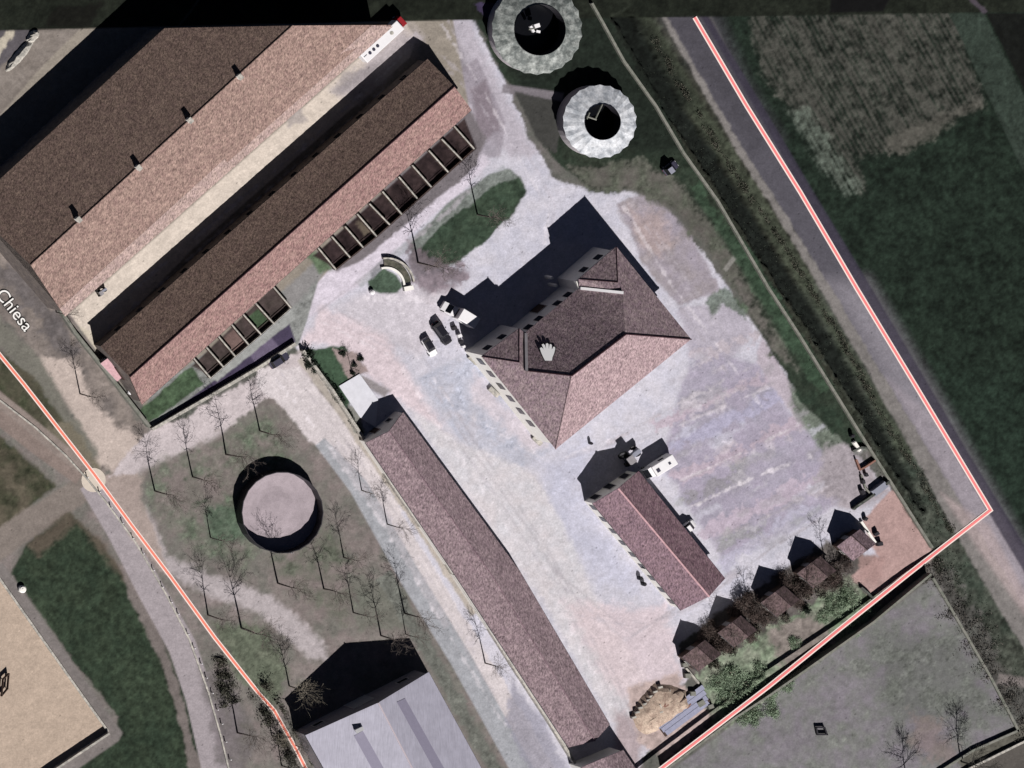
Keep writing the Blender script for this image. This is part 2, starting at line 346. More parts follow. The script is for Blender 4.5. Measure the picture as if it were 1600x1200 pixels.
# grass between yard and boundary wall
paint([(740, 20), (945, 20), (1075, 240), (1210, 447), (1300, 597), (1357, 697), (1330, 700), (1262, 640), (1200, 545), (1150, 455), (1110, 385), (1060, 330), (1000, 296), (930, 300), (880, 262), (842, 215), (808, 150), (770, 90)],
      (52, 60, 50), soft=5, warp=8, cls='lawn', var=.22, fine=.2, rgb2=(42, 54, 44))
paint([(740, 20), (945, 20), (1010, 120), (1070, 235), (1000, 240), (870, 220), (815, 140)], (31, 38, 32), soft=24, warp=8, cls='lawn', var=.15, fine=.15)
paint([(890, 262), (1000, 250), (1060, 285), (1130, 370), (1200, 500), (1245, 575), (1200, 545), (1150, 455), (1100, 385), (1050, 330), (990, 298), (925, 298)], (104, 100, 96), soft=14, warp=18, var=.2, fine=.2, rgb2=(84, 88, 78))
band([(1085, 290), (1130, 355), (1185, 440), (1240, 530), (1290, 610)], [16, 22, 26, 26, 20], (58, 76, 60), soft=10, warp=12, alpha=.8, fine=.2)
paint([(1100, 470), (1130, 450), (1170, 480), (1165, 500), (1130, 478), (1110, 495)], (84, 100, 82), soft=6, warp=8, alpha=.8)
paint([(1130, 420), (1145, 400), (1150, 405), (1135, 425)], (150, 148, 144), soft=3, alpha=.7)
band([(785, 138), (880, 152)], 14, (128, 122, 128), soft=4, alpha=.9)
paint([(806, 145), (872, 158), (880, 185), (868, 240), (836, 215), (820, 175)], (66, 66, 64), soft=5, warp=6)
# oval lawn and round bed
paint([(640, 380), (700, 318), (765, 272), (795, 263), (815, 275), (821, 300), (805, 332), (760, 375), (708, 415), (668, 424), (645, 408)], (122, 128, 124), soft=5, warp=4, cls='lawn', var=.12)
paint([(650, 396), (700, 345), (770, 292), (812, 274), (821, 300), (805, 332), (760, 375), (708, 412), (668, 420)], (62, 76, 62), soft=4, warp=6, cls='lawn', var=.2, fine=.2, rgb2=(52, 66, 54))
paint([(640, 380), (665, 395), (720, 420), (730, 440), (680, 450), (645, 440), (636, 410)], (112, 102, 108), soft=10, warp=20, fine=.3, alpha=.9)
paint([(700, 418), (735, 418), (722, 448), (668, 462), (650, 440)], (140, 128, 136), soft=10, warp=20, fine=.3, alpha=.7)
paint([(575, 440), (590, 425), (600, 418), (620, 430), (630, 448), (622, 458), (597, 459), (578, 452)], (76, 92, 78), soft=4, warp=3, cls='lawn')
paint([(578, 425), (604, 398), (612, 405), (598, 418), (582, 436)], (140, 140, 146), soft=5)
# barns yard (pale concrete) and land at the far left
paint([(-140, 560), (-140, 200), (200, -10), (700, -10), (735, 180), (470, 470), (250, 660), (150, 560), (20, 380)], (150, 142, 132), soft=4, cls='concrete_yard', var=.12)
paint([(100, 498), (630, 30), (650, 60), (640, 90), (300, 390), (150, 545), (112, 505)], (216, 204, 192), soft=4, cls='concrete_yard', var=.06, fine=.08)
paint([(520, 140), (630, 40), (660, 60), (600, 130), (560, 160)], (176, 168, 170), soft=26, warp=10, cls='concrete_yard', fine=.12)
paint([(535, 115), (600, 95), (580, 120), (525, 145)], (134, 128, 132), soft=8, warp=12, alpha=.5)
paint([(440, 175), (470, 165), (480, 190), (450, 200)], (160, 152, 152), soft=6, warp=8, alpha=.7)
paint([(112, 505), (150, 520), (160, 548), (150, 556), (125, 530)], (206, 196, 180), soft=3, warp=3)
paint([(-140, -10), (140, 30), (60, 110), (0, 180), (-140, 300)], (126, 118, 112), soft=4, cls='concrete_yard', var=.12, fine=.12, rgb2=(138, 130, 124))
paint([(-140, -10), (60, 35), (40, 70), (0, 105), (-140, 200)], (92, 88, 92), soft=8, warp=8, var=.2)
paint([(-20, 90), (10, 50), (25, 48), (0, 80), (-10, 110)], (186, 178, 162), soft=5, warp=8)
# lane behind the pens and the pens' floor
paint([(222, 645), (240, 610), (330, 545), (440, 455), (500, 430), (480, 500), (466, 540), (330, 620), (238, 672)], (140, 142, 140), soft=3, cls='concrete_yard', var=.1)
paint([(215, 642), (300, 572), (320, 600), (232, 662)], (76, 94, 72), soft=3, warp=4, cls='lawn', fine=.2)
paint([(236, 668), (330, 598), (372, 566), (452, 506), (462, 534), (330, 614), (243, 672)], (74, 66, 88), soft=2, cls='road', var=.05, fine=.04)  # dark purple holds the wall's cast shadow, painted into the lane
paint([(386, 547), (420, 522), (442, 550), (402, 573)], (112, 102, 124), soft=2, alpha=.9, var=.04)
paint([(440, 455), (500, 400), (505, 425), (470, 470), (452, 480)], (142, 140, 140), soft=8, warp=6, cls='concrete_yard')
paint([(476, 398), (502, 392), (526, 421), (500, 425)], (92, 108, 86), soft=8, warp=5)
paint([(735, 170), (760, 215), (745, 260), (660, 330), (560, 410), (525, 425), (495, 395)], (120, 114, 118), soft=5, warp=5)
paint([(490, 400), (726, 185), (745, 232), (676, 292), (609, 351), (526, 420)], (46, 36, 38), soft=3, cls='pen_floor', var=.3, fine=.35, rgb2=(64, 52, 52))  # brown floor painted extra dark to hold the upper pens' shade
paint([(555, 345), (570, 340), (585, 362), (568, 372)], (116, 106, 92), soft=6, warp=8, alpha=.7)
paint([(300, 572), (430, 445), (456, 480), (331, 588)], (84, 72, 72), soft=3, cls='pen_floor', var=.25, fine=.3, rgb2=(64, 58, 54))
paint([(385, 497), (404, 482), (420, 500), (402, 512)], (70, 88, 66), soft=4)
paint([(347, 531), (367, 513), (389, 538), (370, 556)], (118, 98, 94), soft=4)
paint([(352, 575), (455, 484), (462, 498), (340, 596), (330, 592)], (158, 160, 158), soft=3, warp=2)
# west of the farm: road strips, park
paint([(-140, 280), (0, 300), (65, 430), (238, 668), (300, 650), (470, 545), (560, 680), (900, 1320), (-140, 1320)], (120, 118, 112), soft=3, cls='meadow', var=.16, fine=.14, rgb2=(132, 122, 120))
paint([(-140, 420), (-10, 335), (0, 375), (50, 440), (110, 500), (220, 660), (245, 690), (160, 745), (130, 720), (120, 640), (60, 560), (-20, 470)], (144, 134, 128), soft=8, warp=10, var=.16, fine=.2, rgb2=(114, 107, 104))
paint([(-140, 300), (-20, 270), (30, 340), (10, 375), (-30, 340)], (140, 132, 128), soft=4)
band([(-10, 420), (30, 440), (70, 490), (110, 560)], 30, (92, 88, 90), soft=12, warp=22, alpha=.7, fine=.3)
paint([(60, 560), (110, 560), (160, 650), (230, 690), (190, 750), (150, 720)], (192, 178, 170), soft=14, warp=14, var=.1)
band([(-20, 500), (40, 560), (90, 640), (140, 720)], 34, (120, 118, 110), soft=10, warp=10)
paint([(-140, 500), (0, 545), (60, 600), (140, 720), (120, 735), (0, 615), (-140, 580)], (66, 70, 54), soft=8, warp=8, cls='meadow', var=.2, fine=.2, rgb2=(84, 80, 68))
paint([(110, 660), (160, 740), (130, 735), (70, 670)], (116, 110, 96), soft=12, warp=10)
paint([(-140, 620), (0, 680), (90, 760), (0, 830), (-140, 830)], (54, 60, 44), soft=9, warp=8, var=.22, fine=.25, rgb2=(92, 86, 74), cls='meadow')
band([(-20, 865), (60, 808), (145, 755)], 42, (132, 123, 117), soft=7, warp=4, cls='path', var=.08)
band([(-60, 590), (0, 640), (60, 690), (130, 740)], [46, 44, 40, 40], (138, 124, 118), soft=3, cls='path', var=.07)
band([(-30, 605), (25, 645), (85, 695), (128, 730)], 22, (144, 132, 126), soft=3, cls='path')
paint([(10, 910), (40, 850), (110, 800), (160, 850), (220, 940), (260, 1010), (310, 1130), (330, 1320), (130, 1320), (100, 1190), (180, 1140), (185, 1120), (120, 1040), (20, 900)], (55, 66, 52), soft=6, warp=6, cls='lawn', var=.18, fine=.25, rgb2=(46, 58, 46))
paint([(40, 850), (110, 800), (165, 850), (205, 920), (190, 900), (120, 820), (60, 870)], (104, 92, 82), soft=14, warp=10, alpha=.7)
paint([(190, 880), (235, 950), (280, 1070), (300, 1160), (320, 1200), (330, 1320), (312, 1320), (285, 1140), (245, 1020), (200, 930)], (132, 122, 120), soft=6, warp=5, alpha=.8)
band([(140, 755), (185, 830), (240, 930), (285, 1010), (312, 1090), (336, 1200), (350, 1330)], [34, 36, 42, 44, 44, 42, 42], (164, 156, 160), soft=2, cls='path', var=.04, fine=.05)
# sand arena
paint([(-140, 700), (-20, 880), (5, 880), (180, 1130), (192, 1145), (185, 1158), (80, 1230), (-140, 1380)], (126, 120, 118), soft=4, cls='path')
paint([(-140, 690), (0, 905), (168, 1142), (84, 1200), (-140, 1360)], (186, 168, 152), soft=2, cls='sand_arena', var=.05, fine=.06)
# park details
paint([(228, 790), (262, 866), (335, 900), (420, 928), (505, 1002), (512, 1030), (486, 1030), (404, 958), (322, 926), (262, 896), (215, 820)], (178, 170, 172), soft=14, warp=9, var=.10)
paint([(160, 745), (232, 690), (222, 780), (260, 880), (262, 900), (200, 830)], (166, 152, 146), soft=10, warp=8, cls='path')
paint([(170, 745), (238, 668), (290, 650), (470, 545), (500, 590), (420, 620), (330, 690), (300, 700), (225, 735)], (198, 188, 190), soft=6, warp=9, cls='gravel_yard', var=.1)
paint([(225, 735), (330, 690), (420, 640), (480, 760), (380, 900), (300, 860), (230, 790)], (90, 105, 86), soft=24, warp=24, alpha=.85, fine=.2, rgb2=(124, 117, 113))
paint([(320, 790), (380, 790), (390, 840), (330, 850)], (76, 100, 80), soft=16, warp=14, alpha=.7)
paint([(260, 750), (330, 740), (350, 780), (290, 800)], (126, 116, 114), soft=14, warp=20, alpha=.7)
paint([(410, 870), (520, 820), (570, 900), (540, 980), (460, 930)], (94, 102, 86), soft=18, warp=24, alpha=.7, rgb2=(128, 118, 116))
paint([(330, 970), (420, 980), (450, 1050), (430, 1110), (370, 1060)], (92, 102, 84), soft=14, warp=14, alpha=.8)
paint([(545, 900), (640, 920), (640, 980), (560, 985)], (104, 108, 98), soft=16, warp=16, alpha=.7)
paint([(310, 1040), (360, 1060), (400, 1150), (380, 1210), (340, 1200)], (126, 118, 122), soft=12, warp=14, alpha=.8, rgb2=(98, 96, 92))
# road beside the long wing
band([(400, 590), (450, 600), (500, 660), (560, 730), (640, 860), (720, 990), (800, 1120), (880, 1260)], [30, 62, 62, 50, 36, 36, 36, 36], (212, 204, 206), soft=5, warp=5, cls='gravel_yard', var=.06)
band([(500, 690), (560, 760), (640, 900), (720, 1030), (820, 1210)], [18, 30, 34, 34, 34], (166, 168, 174), soft=3, cls='path', var=.08, fine=.1)
band([(520, 700), (600, 810), (700, 980)], 14, (184, 180, 186), soft=6, warp=8, alpha=.6)
paint([(800, 1060), (860, 1150), (900, 1230), (840, 1230), (790, 1130)], (150, 148, 162), soft=10, warp=12, alpha=.8)
band([(470, 560), (530, 640), (570, 700), (640, 800), (740, 960)], 12, (176, 168, 160), soft=4, warp=4)
band([(600, 900), (660, 1000), (720, 1110), (790, 1230)], 22, (110, 112, 106), soft=8, warp=10, cls='meadow')
paint([(480, 545), (540, 540), (560, 570), (545, 640), (560, 660), (520, 620)], (66, 86, 68), soft=4, warp=4, cls='lawn')
paint([(520, 545), (560, 550), (575, 580), (545, 590)], (158, 142, 140), soft=4, warp=6)
paint([(560, 585), (610, 610), (600, 620), (560, 600)], (150, 144, 146), soft=5, warp=5)
paint([(540, 630), (560, 640), (572, 690), (550, 668)], (132, 132, 126), soft=4, warp=8)
# garden strip, hut plots, and paddock at bottom right
paint([(1065, 1020), (1120, 960), (1250, 870), (1330, 830), (1350, 870), (1460, 880), (1380, 950), (1260, 1040), (1100, 1150), (1090, 1080)], (112, 106, 104), soft=8, warp=10, cls='meadow', var=.22, fine=.35, rgb2=(88, 84, 80))
paint([(1090, 1050), (1200, 980), (1330, 900), (1380, 935), (1370, 965), (1150, 1130), (1110, 1140)], (112, 128, 106), soft=12, warp=22, var=.2, fine=.35, rgb2=(134, 138, 124))
paint([(1200, 990), (1260, 960), (1310, 1000), (1250, 1050), (1215, 1030)], (136, 124, 122), soft=12, warp=16, alpha=.8, fine=.3)
paint([(1345, 815), (1395, 765), (1462, 868), (1358, 935), (1330, 900), (1372, 870)], (178, 150, 146), soft=5, warp=5, cls='gravel_yard', var=.08, fine=.1)
paint([(1345, 870), (1380, 870), (1375, 920), (1345, 905)], (168, 138, 134), soft=10, warp=10, alpha=.7)
paint([(1040, 1210), (1200, 1092), (1365, 974), (1455, 905), (1550, 1062), (1600, 1150), (1600, 1330), (960, 1330)], (132, 127, 134), soft=4, cls='paddock', var=.12, fine=.12, rgb2=(118, 120, 116))
paint([(1340, 980), (1500, 990), (1570, 1120), (1400, 1130)], (102, 106, 100), soft=40, warp=30, alpha=.7)
paint([(1420, 1110), (1470, 1130), (1500, 1190), (1430, 1180)], (134, 116, 114), soft=20, warp=24, alpha=.5)
paint([(1490, 1185), (1600, 1130), (1760, 1060), (1760, 1120), (1600, 1172), (1520, 1215)], (100, 98, 90), soft=6, warp=6, fine=.25)
paint([(1600, 1160), (1760, 1080), (1760, 1340), (1470, 1340), (1510, 1205)], (92, 88, 84), soft=4, cls='meadow')
band([(1560, 1060), (1600, 1065), (1680, 1100)], 16, (132, 124, 122), soft=6, warp=6, alpha=.8)
paint([(985, 1075), (1060, 1050), (1080, 1090), (1115, 1120), (1040, 1190), (1000, 1160), (985, 1110)], (184, 166, 162), soft=10, warp=12, cls='gravel_yard', fine=.2)
# screen toolbar's dark band at the top, painted into the ground as field
paint([(-150, -130), (1750, -130), (1750, 17), (1500, 20), (1200, 25), (800, 30), (400, 38), (0, 48), (-150, 51)], (26, 30, 24), soft=1.5, cls='crop_field', var=.15, fine=.15, rgb2=(34, 38, 31))
paint([(430, -20), (500, -20), (510, 25), (440, 36)], (12, 14, 12), soft=8, warp=10)
paint([(80, 10), (160, 5), (140, 40), (70, 44)], (17, 16, 14), soft=8, warp=12, alpha=.8)
paint([(1300, -20), (1400, -20), (1380, 18), (1296, 20)], (12, 11, 14), soft=5, alpha=.9)
band([(316, -10), (300, 15), (279, 41)], 3, (96, 96, 88), soft=2, alpha=.8)
paint([(740, 6), (775, 6), (770, 20), (762, 28), (750, 20)], (66, 56, 84), soft=3, warp=6, alpha=.8)
band([(1515, -5), (1540, 20)], 7, (84, 76, 86), soft=3, warp=3, alpha=.8)
for pts in ([(640, 60), (720, 130), (780, 240), (700, 330), (560, 440), (480, 500)], [(690, 40), (760, 150), (815, 250), (860, 330), (850, 380)], [(500, 500), (620, 560), (680, 660), (780, 800), (880, 960), (960, 1120)], [(520, 480), (650, 560), (730, 690), (840, 850), (930, 1010), (990, 1150)],
            [(560, 470), (680, 470), (700, 500)], [(620, 480), (640, 560), (700, 640), (850, 730), (960, 690), (1050, 640), (1150, 590)], [(940, 700), (1080, 620), (1165, 580)], [(1000, 690), (1120, 640), (1200, 603)], [(1050, 760), (1180, 700), (1240, 670)], [(1060, 800), (1200, 740), (1255, 722)], [(1100, 850), (1220, 800), (1280, 760)],
            [(900, 960), (1000, 980), (1080, 950), (1200, 860), (1300, 800)], [(860, 900), (980, 1000), (1040, 960), (1150, 890)], [(965, 330), (1040, 450), (1120, 560), (1180, 640)], [(985, 320), (1070, 450), (1150, 560)], [(150, 530), (300, 400), (450, 270), (600, 140)], [(135, 515), (300, 375), (480, 225), (620, 95)],
            [(430, 590), (500, 680), (600, 820), (700, 990), (800, 1150)], [(440, 580), (520, 680), (640, 850), (740, 1020)]):
    for off in (0, 11):
        band([(x+off*.8+random.uniform(-2, 2), y-off*.6+random.uniform(-2, 2)) for x, y in pts], 2.4, random.choice(((176, 170, 178), (222, 216, 222), (160, 154, 160))), soft=3, warp=7, alpha=.38, fine=.2)
rs = np.random.default_rng(77)
hf = rs.random((H_, W_))-.5
green = (COL[..., 1] > COL[..., 0]*1.03)
COL *= (1+hf*np.where(green, .32, .09)+NC*np.where(green, .5, .08)+ND*np.where(green, .5, .10))[..., None]
sp = rs.random((H_, W_)) < .0011
COL[sp] *= .45
sp = rs.random((H_, W_)) < .0010
COL[sp] *= 1.25
COL = np.clip(COL, .002, .85)
Z += ND*.05+NC*.05
Z[0, :] = Z[-1, :] = 0
wx = (GX-800)*K; wy = (600-GY)*K
VC = np.stack([wx, wy, Z], -1).reshape(-1, 3).astype(np.float32)
CC = np.concatenate([COL.reshape(-1, 3), np.ones((H_*W_, 1))], 1).astype(np.float32)
gm = bpy.data.materials.new('land_cover'); gm.use_nodes = True; n = gm.node_tree
b = n.nodes['Principled BSDF']; b.inputs['Roughness'].default_value = .95; b.inputs['Specular IOR Level'].default_value = .1
at = n.nodes.new('ShaderNodeAttribute'); at.attribute_name = 'cover'
geo = n.nodes.new('ShaderNodeNewGeometry'); nn = n.nodes.new('ShaderNodeTexNoise'); nn.inputs['Scale'].default_value = 2.6; nn.inputs['Detail'].default_value = 4; nn.inputs['Roughness'].default_value = .75
n.links.new(geo.outputs['Position'], nn.inputs['Vector'])
mr = n.nodes.new('ShaderNodeMapRange'); mr.inputs[1].default_value = .3; mr.inputs[2].default_value = .7; mr.inputs[3].default_value = .82; mr.inputs[4].default_value = 1.18
n.links.new(nn.outputs[0], mr.inputs[0])
vs_ = n.nodes.new('ShaderNodeVectorMath'); vs_.operation = 'SCALE'
n.links.new(at.outputs['Color'], vs_.inputs[0]); n.links.new(mr.outputs[0], vs_.inputs['Scale']); n.links.new(vs_.outputs[0], b.inputs['Base Color'])
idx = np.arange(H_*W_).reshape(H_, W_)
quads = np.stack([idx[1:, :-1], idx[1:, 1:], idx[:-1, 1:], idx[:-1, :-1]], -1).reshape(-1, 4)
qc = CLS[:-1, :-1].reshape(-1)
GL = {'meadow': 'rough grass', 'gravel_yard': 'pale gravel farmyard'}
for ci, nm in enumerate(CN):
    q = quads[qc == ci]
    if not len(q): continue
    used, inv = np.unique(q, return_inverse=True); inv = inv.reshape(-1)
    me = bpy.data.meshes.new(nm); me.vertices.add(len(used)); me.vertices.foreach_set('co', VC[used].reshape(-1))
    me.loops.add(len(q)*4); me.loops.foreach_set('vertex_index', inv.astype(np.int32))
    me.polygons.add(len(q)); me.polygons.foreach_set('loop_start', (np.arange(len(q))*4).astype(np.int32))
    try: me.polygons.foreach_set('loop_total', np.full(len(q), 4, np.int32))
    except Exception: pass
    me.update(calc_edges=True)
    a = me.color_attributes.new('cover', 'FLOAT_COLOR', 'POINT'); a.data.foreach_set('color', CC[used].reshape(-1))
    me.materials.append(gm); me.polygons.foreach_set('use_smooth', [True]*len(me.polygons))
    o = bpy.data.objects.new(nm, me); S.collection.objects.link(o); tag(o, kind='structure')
g = MB(); R_ = 6000; bx0, bx1, by0, by1 = wx.min()+.3, wx.max()-.3, wy.min()+.3, wy.max()-.3
V_ = [(-R_, -R_), (R_, -R_), (R_, R_), (-R_, R_), (bx0, by0), (bx1, by0), (bx1, by1), (bx0, by1)]
g.add([(x, y, -.06) for x, y in V_], [(0, 1, 5, 4), (1, 2, 6, 5), (2, 3, 7, 6), (3, 0, 4, 7)])
g.build('ground', mat('far_fields', (74, 84, 62), var=.3, scale=.01, rgb2=(110, 104, 84), mixs=.006), kind='structure')

# ------------------------------------------------------------------ map lines and lettering; the pink line rises clear of wall shadow
def ribbon(pts, w, z0, z1):
    g = MB(); flat = MB().strip(pts, w, 0, 0).v; n = len(pts); vs = []
    for dz in (z0, z1):
        for side in (0, 1):
            for i in range(n): q = flat[side*n+i]; vs.append((q.x, q.y, pts[i].z+dz))
    fs = []
    for i in range(n-1):
        fs += [(2*n+i, 3*n+i, 3*n+i+1, 2*n+i+1), (i, 2*n+i, 2*n+i+1, i+1), (n+i, n+i+1, 3*n+i+1, 3*n+i), (i, i+1, n+i+1, n+i)]
    return g.add(vs, fs)
LINES = []
def line_gap(x, y):
    b_ = (1e9, None)
    for L in LINES:
        for a, c in zip(L, L[1:]):
            ex, ey = c[0]-a[0], c[1]-a[1]; t = max(0, min(1, ((x-a[0])*ex+(y-a[1])*ey)/(ex*ex+ey*ey)))
            px, py = x-a[0]-t*ex, y-a[1]-t*ey; d = math.hypot(px, py)
            if d < b_[0]: b_ = (d, (px/max(d, .01), py/max(d, .01)))
    return b_
def map_line(pts, pinkmat, w, w2, label):
    LINES.append([p[:2] for p in pts])
    pts = [P(*p) for p in pts]
    root = empty('boundary_line', Vector((pts[0].x, pts[0].y, 0)), label=label, cat='boundary line')
    L = local(pts, root)
    ribbon(L, w*K, .05, .09).build('pale_edge', M['line_white'], root)
    ribbon(L, w2*K, .092, .12).build('coloured_stripe', pinkmat, root)
map_line([(1085, 27), (1166, 165), (1250, 300), (1338, 450), (1430, 602), (1547, 797), (1475, 853), (1420, 896, 5), (1310, 984, 8), (1262, 1023, 12), (1200, 1073, 17), (1030, 1203, 18), (990, 1234, 18)], M['line_pink'], 7.4, 3.6, 'pink stripe with white edges along the right hand road and down the paddock wall')  # raised along the paddock so the wall's shadow stays off it
map_line([(-30, 518), (0, 555), (37, 600), (90, 668), (147, 741), (205, 820), (267, 902), (335, 996), (403, 1082), (428, 1110), (446, 1142), (462, 1170), (478, 1202), (492, 1240)], M['line_red'], 6.6, 3.4, 'salmon stripe with pale edges running from the left edge past the park')
MB().add([P(146+19*math.cos(t*.2618), 750+19*math.sin(t*.2618))+Vector((0, 0, .05)) for t in range(24)], [tuple(reversed(range(24)))]).build('paving_disc', mat('pale_disc', (214, 202, 188), var=.05), label='pale round paved disc where the left paths cross', cat='paving')
MB().strip([P(142, 732), P(190, 700), P(214, 722)], .01, 0, .01)
def lettering():
    root = empty('road_lettering', P(-8, 460)+Vector((0, 0, .1)), label='white letters Chiesa with black outline lying on the left road', cat='lettering')
    ang = -math.atan2(64, 50)
    for nm, m, off, z in (('black_outline', M['letter_edge'], .075, 0), ('white_letters', M['letter'], 0, .03)):
        c = bpy.data.curves.new(nm, 'FONT'); c.body = 'Chiesa'; c.size = 3.55; c.offset = off*2 if off else .0; c.extrude = .012
        c.space_character = 1.02; c.materials.append(m)
        tmp = bpy.data.objects.new('tmp', c); S.collection.objects.link(tmp); bpy.context.view_layer.update()
        me = bpy.data.meshes.new_from_object(tmp.evaluated_get(bpy.context.evaluated_depsgraph_get())); bpy.data.objects.remove(tmp); bpy.data.curves.remove(c)
        o = bpy.data.objects.new(nm, me); S.collection.objects.link(o); o.parent = root; o.location = (0, 0, z)
        o.rotation_euler.z = ang
lettering()

# ------------------------------------------------------------------ buildings
def opening(root, p0, p1, t, z0, z1, w, name='window', gm_='glass', frame=True, nrm=None):
    """a window or door proud of the wall that runs p0 -> p1 (root-local points)"""
    d = Vector((p1.x-p0.x, p1.y-p0.y, 0)); L = d.length; d.normalize()
    nr = Vector((d.y, -d.x, 0))
    if nrm is not None and nr.dot(nrm) < 0: nr = -nr
    c = Vector((p0.x, p0.y, 0))+d*(L*t); rz = math.atan2(d.y, d.x)
    o = MB().box((c.x+nr.x*.04, c.y+nr.y*.04, (z0+z1)/2), (w, .1, z1-z0), rz).build(name, M[gm_], root)
    if frame:
        f = MB()
        for s in (-1, 1):
            q = c+d*(s*(w/2+.06)); f.box((q.x+nr.x*.06, q.y+nr.y*.06, (z0+z1)/2), (.12, .14, z1-z0+.24), rz)
        for z in (z0-.06, z1+.06): f.box((c.x+nr.x*.06, c.y+nr.y*.06, z), (w, .14, .12), rz)
        f.build('frame', M['frame'], o)
    return o
def body(root, A0, A1, B1, B0, R0=None, R1=None, inset=.35, side=.25, m='plaster'):
    """walls below a gable roof: eave corners A0 A1 / B0 B1 and ridge ends, local coordinates"""
    ax = ((A1-A0)+(B1-B0)); ax.z = 0; ax.normalize()
    lat = (B0-A0); lat.z = 0; lat.normalize()
    a0, a1, b0, b1 = A0+ax*inset+lat*side, A1-ax*inset+lat*side, B0+ax*inset-lat*side, B1-ax*inset-lat*side
    g = MB(); za, zb = A0.z-.02, B0.z-.02
    v = [Vector((q.x, q.y, z)) for q, z in ((a0, 0), (b0, 0), (b1, 0), (a1, 0), (a0, za), (b0, zb), (b1, zb), (a1, za))]
    fs = [(0, 1, 5, 4), (1, 2, 6, 5), (2, 3, 7, 6), (3, 0, 4, 7)]
    if R0 is not None:
        v += [R0+ax*inset-Vector((0, 0, .22)), R1-ax*inset-Vector((0, 0, .22))]
        fs += [(4, 5, 8), (6, 7, 9)]
    g.add(v, fs); g.build('wall', M[m], root)
    return [Vector((q.x, q.y, 0)) for q in (a0, a1, b1, b0)]
def solid(o, t=.18):
    s = o.modifiers.new('thickness', 'SOLIDIFY'); s.thickness = t; s.offset = -1; return o
def up(vs, fs):
    out = []
    for f in fs:
        a, b_, c = vs[f[0]], vs[f[1]], vs[f[2]]
        n_ = (b_-a).cross(c-a); out.append(tuple(reversed(f)) if n_.z < 0 else tuple(f))
    return out
def roofmesh(name, vs, fs, m, root, t=.18):
    g = MB(); g.add(vs, up(vs, fs)); return solid(g.build(name, m, root), t)
def gable(name, A, R, B, hA, hR, hB, label, cat, rm, wm='plaster', ridge=None, group=None, side=.25, split=True, rm2=None):
    """A, R, B: [end0, (mid,) end1] photo positions of the eave, the ridge and the other eave"""
    WA = [P(*p, hA) for p in A]; WR = [P(*p, hR) for p in R]; WB = [P(*p, hB) for p in B]
    c = sum((WA[0], WA[-1], WB[0], WB[-1]), Vector())/4; c.z = 0
    root = empty(name, c, label=label, cat=cat, group=group)
    WA, WR, WB = local(WA, root), local(WR, root), local(WB, root); n_ = len(WA)
    r1 = roofmesh('roof', WA+WR, [(i, i+1, n_+i+1, n_+i) for i in range(n_-1)], rm, root)
    r2 = roofmesh('roof', WB+WR, [(i, i+1, n_+i+1, n_+i) for i in range(n_-1)], rm2 or rm, root)
    if ridge:
        g = MB()
        for i in range(n_-1): g.tube(WR[i]+Vector((0, 0, .03)), WR[i+1]+Vector((0, 0, .03)), ridge[1], n=8)
        g.build('ridge_tiles', M[ridge[0]], root)
    gt = MB()
    for L_ in (WA, WB):
        for i in range(n_-1): gt.tube(L_[i]+Vector((0, 0, -.12)), L_[i+1]+Vector((0, 0, -.12)), .09, n=6)
    gt.build('gutter', M['steel_dark'], root)
    ws = []
    for i in range(n_-1):
        ws.append(body(root, WA[i], WA[i+1], WB[i+1], WB[i], WR[i], WR[i+1], m=wm, side=side, inset=.3 if n_ == 2 else .02))
    return root, ws, (WA, WR, WB)

